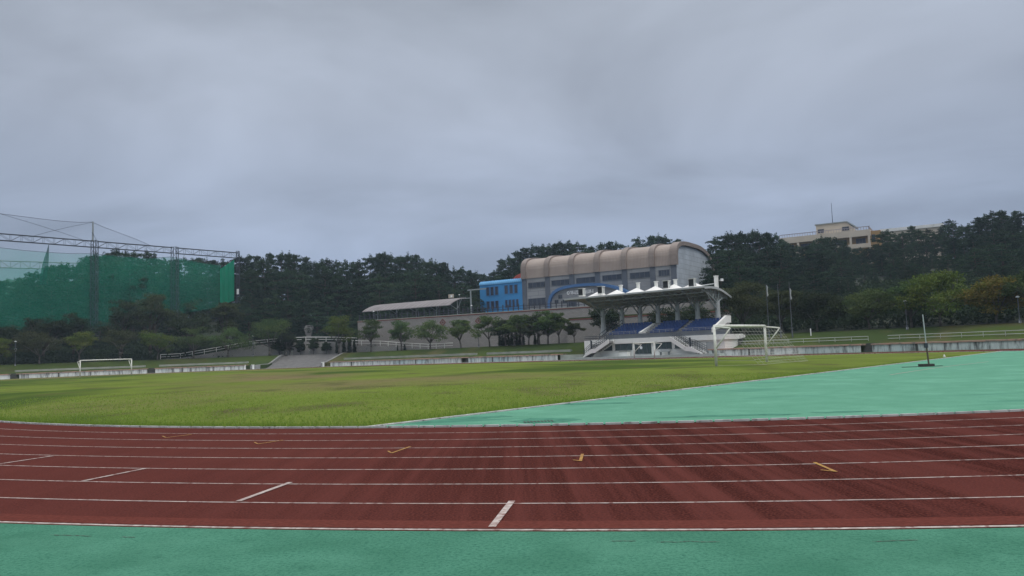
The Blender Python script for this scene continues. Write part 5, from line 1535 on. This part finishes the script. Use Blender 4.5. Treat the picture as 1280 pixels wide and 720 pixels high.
LMK = [(10, 'the left picture edge'), (60, 'the gathered strip of net'), (118, 'the first lattice tower'), (165, 'the bay between the two net towers'), (218, 'the second lattice tower'), (258, 'the last bay of the net'), (300, 'the end tower of the net'), (338, 'the big round tree by the road'), (386, 'the carved stone'), (425, 'the tall yellow green tree'), (462, 'the left tip of the curved shed'), (502, 'the left part of the shed roof'), (535, 'the right part of the shed roof'), (568, 'the right end of the shed'), (596, 'the left edge of the blue annex'), (626, 'the blue annex'), (650, 'the red cupola'), (672, 'the first bay of the gym roof'), (700, 'the second bay of the gym roof'), (731, 'the third bay of the gym roof'), (764, 'the fourth bay of the gym roof'), (799, 'the fifth bay of the gym roof'), (829, 'the last bay of the gym roof'), (860, 'the gym end wall'), (893, 'the tall end mast'), (922, 'the grandstand roof end'), (955, 'the left flagpole'), (989, 'the left end of the hilltop building'), (1020, 'the penthouse left corner'), (1043, 'the roof antenna'), (1070, 'the penthouse slope'), (1095, 'the ochre wing'), (1120, 'the left half of the right wing'), (1150, 'the right half of the right wing'), (1180, 'the end of the right wing'), (1210, 'the broad layered tree'), (1245, 'the golden tree'), (1280, 'the right picture edge')]
used = {}
def forest(px, pyt, Y, tier, mt_kind='pine', wid=1.0):
    p = at(px, pyt, Y); zt_ = p.z; p.z = terr(p.x, p.y) - .2; H = zt_ - p.z
    if H < 2.5: return
    if tier and 330 < px < 436: Y = max(Y, 195)
    if tier and 262 < px < 309 and pyt < 384 and Y < 214: return
    if H > 17: p.z = zt_ - 16.5; H = 16.5
    lx, lm = min(LMK, key=lambda a: abs(a[0] - px))
    zone = 'left' if lx < 590 else 'middle' if lx < 870 else 'right'
    i = rnd.randrange(7); tall = 'pointed' if i in (5, 6) else 'round topped'
    pro = PINES[i]
    if tier: i = rnd.randrange(4); pro = FULL[i]; tall = 'pointed' if i == 3 else 'full crowned'
    lb = {0: f'{tall} skyline pine above {lm}', 1: f'{tall} pine mid wood, in line with {lm}', 2: f'{tall} pine low in the wood by {lm}'}[tier]
    plant('pine_tree', pro, p, H, rnd.uniform(0, 6.28), lb, 'tree', f'pines of the {zone} wood', wid * (13.6 / H) ** .45 if H > 5 else 1.3)
def netY(px):
    return NA.y + nd.y * line_t(px, 340)
rnd.seed(21)
x = -30
while x < 1310:
    c = lerp_list(CREST, x)
    if x < 300: Y = netY(x) + rnd.uniform(9, 24)
    elif x < 313: Y = rnd.uniform(226, 232)
    elif 868 < x < 897: Y = rnd.uniform(208, 216)
    elif x < 605: Y = rnd.uniform(205, 222)
    elif x < 870: Y = rnd.uniform(222, 240)
    elif x < 980 or x > 1190: Y = rnd.uniform(178, 200)
    else: Y = rnd.uniform(196, 214)
    forest(x, c + rnd.uniform(-3.5, 1.0) - (3 if 605 < x < 880 else 0), Y, 0, wid=1.0)
    x += rnd.uniform(7.5, 12)
# middle and lower tiers
for (xa, xb, st, dy0, dy1, Ya, Yb, tier) in ((-20, 298, 17, 10, 24, None, None, 1), (300, 604, 15, 12, 26, 190, 204, 1), (312, 470, 15, 34, 60, 182, 192, 2), (470, 600, 17, 26, 40, 196, 204, 2), (884, 1310, 13, 12, 26, 164, 182, 1), (884, 1310, 14, 34, 50, 140, 158, 2), (984, 1195, 12, 2, 14, 186, 198, 1), (890, 1310, 14, 56, 74, 130, 142, 2), (1030, 1310, 13, 44, 60, 146, 158, 2), (620, 860, 18, 8, 16, 216, 222, 1), (306, 600, 14, 14, 34, 224, 231, 1), (-20, 300, 17, 22, 44, 240, 250, 1), (884, 1310, 15, 20, 36, 202, 210, 1)):
    x = xa
    while x < xb:
        c = lerp_list(CREST, x)
        if Ya is None: Y = netY(x) + rnd.uniform(4, 8)
        else: Y = rnd.uniform(Ya, Yb)
        if tier == 1 and 985 < x < 1190: c = max(c + 2, 301)
        forest(x, c + rnd.uniform(dy0, dy1), Y, tier, wid=1.1); x += rnd.uniform(.75, 1.25) * st
# extra low tier under the net edge and behind the ramp
for (xa, xb, st, top_, Y0, mt) in ((-10, 300, 22, 410, 176, 0), (312, 450, 17, 385, 174, 0)):
    x = xa
    while x < xb:
        forest(x, lerp_list([(-10, 412), (150, 396), (300, 384), (450, 392)], x) + rnd.uniform(-6, 10), (netY(x) - 5 if x < 300 else rnd.uniform(178, 184)), 2, wid=1.2); x += st * rnd.uniform(.8, 1.2)

# undergrowth: one leafy mass on the foot of the wooded slopes
def undergrowth():
    cl = []
    for px in np.arange(-30, 470, 3.0):
        for k in range(5):
            S = 63 + rnd.random() * 22; p = hit_S(px + rnd.uniform(-3, 3), 430, S); z = hill(p.x, p.y); r_ = rnd.uniform(.6, 1.3); cl.append(((p.x, p.y, z + r_ * .45), (r_ * 1.4, r_ * 1.4, r_), rnd.random() * .6))
    for px in np.arange(872, 1320, 3.0):
        for k in range(6):
            S = 64 + rnd.random() * 60; p = hit_S(px + rnd.uniform(-3, 3), 410, S); z = hill(p.x, p.y); r_ = rnd.uniform(.6, 1.3); cl.append(((p.x, p.y, z + r_ * .45), (r_ * 1.4, r_ * 1.4, r_), rnd.random() * .6))
    for px in np.arange(470, 615, 4.0):
        Y = rnd.uniform(186, 198); p = at(px, 380, Y); r_ = rnd.uniform(.8, 1.6); cl.append(((p.x, p.y, PLAT_Z + r_ * .5), (r_ * 1.4, r_ * 1.4, r_), rnd.random()))
    me = leaf_mesh('undergrowth', cl, 110000, .24, .6, 'leaf_dark', .6, .4, 5)
    o = bpy.data.objects.new('undergrowth', me); col.objects.link(o)
    tag(o, 'dark tangled undergrowth along the foot of the wooded slopes', 'undergrowth', kind='stuff')
undergrowth()

# ------------------------------------------------------------------ air
hz = bpy.data.materials.new('haze_air'); hz.use_nodes = True; N = hz.node_tree.nodes; L = hz.node_tree.links
N.remove(N['Principled BSDF']); pv = N.new('ShaderNodeVolumePrincipled'); pv.inputs['Color'].default_value = (.66, .82, 1, 1); pv.inputs['Density'].default_value = HAZE
L.new(pv.outputs[0], N['Material Output'].inputs['Volume'])
hb = MB().box(-4050, 4050, -4050, 4050, -1.2, 75).build('haze', hz); tag(hb, kind='stuff')

# ------------------------------------------------------------------ sky and light
SUN_EL, SUN_AZ = R(55), R(140)      # azimuth clockwise from +Y
wd = bpy.data.worlds.new('World'); sc.world = wd; wd.use_nodes = True
N = wd.node_tree.nodes; L = wd.node_tree.links
bg = N['Background']; bg.inputs['Strength'].default_value = .1
sky = N.new('ShaderNodeTexSky'); sky.sky_type = 'NISHITA'; sky.sun_disc = False; sky.sun_elevation = SUN_EL; sky.sun_rotation = SUN_AZ
tc = N.new('ShaderNodeTexCoord'); sep = N.new('ShaderNodeSeparateXYZ'); L.new(tc.outputs['Generated'], sep.inputs[0])
mz = N.new('ShaderNodeMath'); mz.operation = 'MAXIMUM'; mz.inputs[1].default_value = 0; L.new(sep.outputs['Z'], mz.inputs[0])
ad = N.new('ShaderNodeMath'); ad.operation = 'ADD'; ad.inputs[1].default_value = .22; L.new(mz.outputs[0], ad.inputs[0])
cb = N.new('ShaderNodeCombineXYZ')
for ax_, i in (('X', 0), ('Y', 1)):
    dv = N.new('ShaderNodeMath'); dv.operation = 'DIVIDE'; L.new(sep.outputs[ax_], dv.inputs[0]); L.new(ad.outputs[0], dv.inputs[1]); L.new(dv.outputs[0], cb.inputs[i])
mpw = N.new('ShaderNodeMapping'); mpw.inputs['Location'].default_value = (.35, .9, 0); mpw.inputs['Rotation'].default_value = (0, 0, .5); mpw.inputs['Scale'].default_value = (.85, 1.0, 1); L.new(cb.outputs[0], mpw.inputs['Vector'])
nz = N.new('ShaderNodeTexNoise'); nz.inputs['Scale'].default_value = 1.15; nz.inputs['Detail'].default_value = 5; nz.inputs['Roughness'].default_value = .5; nz.inputs['Distortion'].default_value = .5; L.new(mpw.outputs[0], nz.inputs['Vector'])
rp = N.new('ShaderNodeValToRGB'); L.new(mz.outputs[0], rp.inputs[0])
el = rp.color_ramp.elements
K = 10.0
cols = [(0, (.178, .230, .340)), (.07, (.212, .260, .370)), (.18, (.286, .332, .430)), (.30, (.328, .366, .442)), (.45, (.340, .374, .434)), (.70, (1.10, 1.12, 1.18)), (1, (1.55, 1.57, 1.6))]
el[0].position = 0; el[0].color = (*cols[0][1], 1); el[1].position = 1; el[1].color = (*cols[-1][1], 1)
for ps, cc in cols[1:-1]:
    e_ = el.new(ps); e_.color = (*cc, 1)
cm = N.new('ShaderNodeMapRange'); cm.inputs[1].default_value = .32; cm.inputs[2].default_value = .68; cm.inputs[3].default_value = .78; cm.inputs[4].default_value = 1.28; L.new(nz.outputs['Fac'], cm.inputs[0])
vm = N.new('ShaderNodeVectorMath'); vm.operation = 'SCALE'; L.new(rp.outputs[0], vm.inputs[0]); L.new(cm.outputs[0], vm.inputs['Scale'])
v2 = N.new('ShaderNodeVectorMath'); v2.operation = 'SCALE'; v2.inputs['Scale'].default_value = K; L.new(vm.outputs[0], v2.inputs[0])
mx = N.new('ShaderNodeMix'); mx.data_type = 'RGBA'; mx.inputs[0].default_value = .93; L.new(sky.outputs[0], mx.inputs[6]); L.new(v2.outputs[0], mx.inputs[7]); L.new(mx.outputs[2], bg.inputs['Color'])
sun = bpy.data.lights.new('sun', 'SUN'); sun.energy = .8; sun.angle = R(25); sun.color = (1, .96, .9)
so = bpy.data.objects.new('sun', sun); col.objects.link(so)
dirv = Vector((math.sin(SUN_AZ) * math.cos(SUN_EL), math.cos(SUN_AZ) * math.cos(SUN_EL), math.sin(SUN_EL)))
so.rotation_euler = (-dirv).to_track_quat('-Z', 'Y').to_euler(); so.location = dirv * 300

sc.view_settings.view_transform = 'Standard'; sc.view_settings.look = 'None'; sc.view_settings.exposure = .28; sc.view_settings.gamma = 1
sc.cycles.max_bounces = 6; sc.cycles.transparent_max_bounces = 12; sc.cycles.use_denoising = True
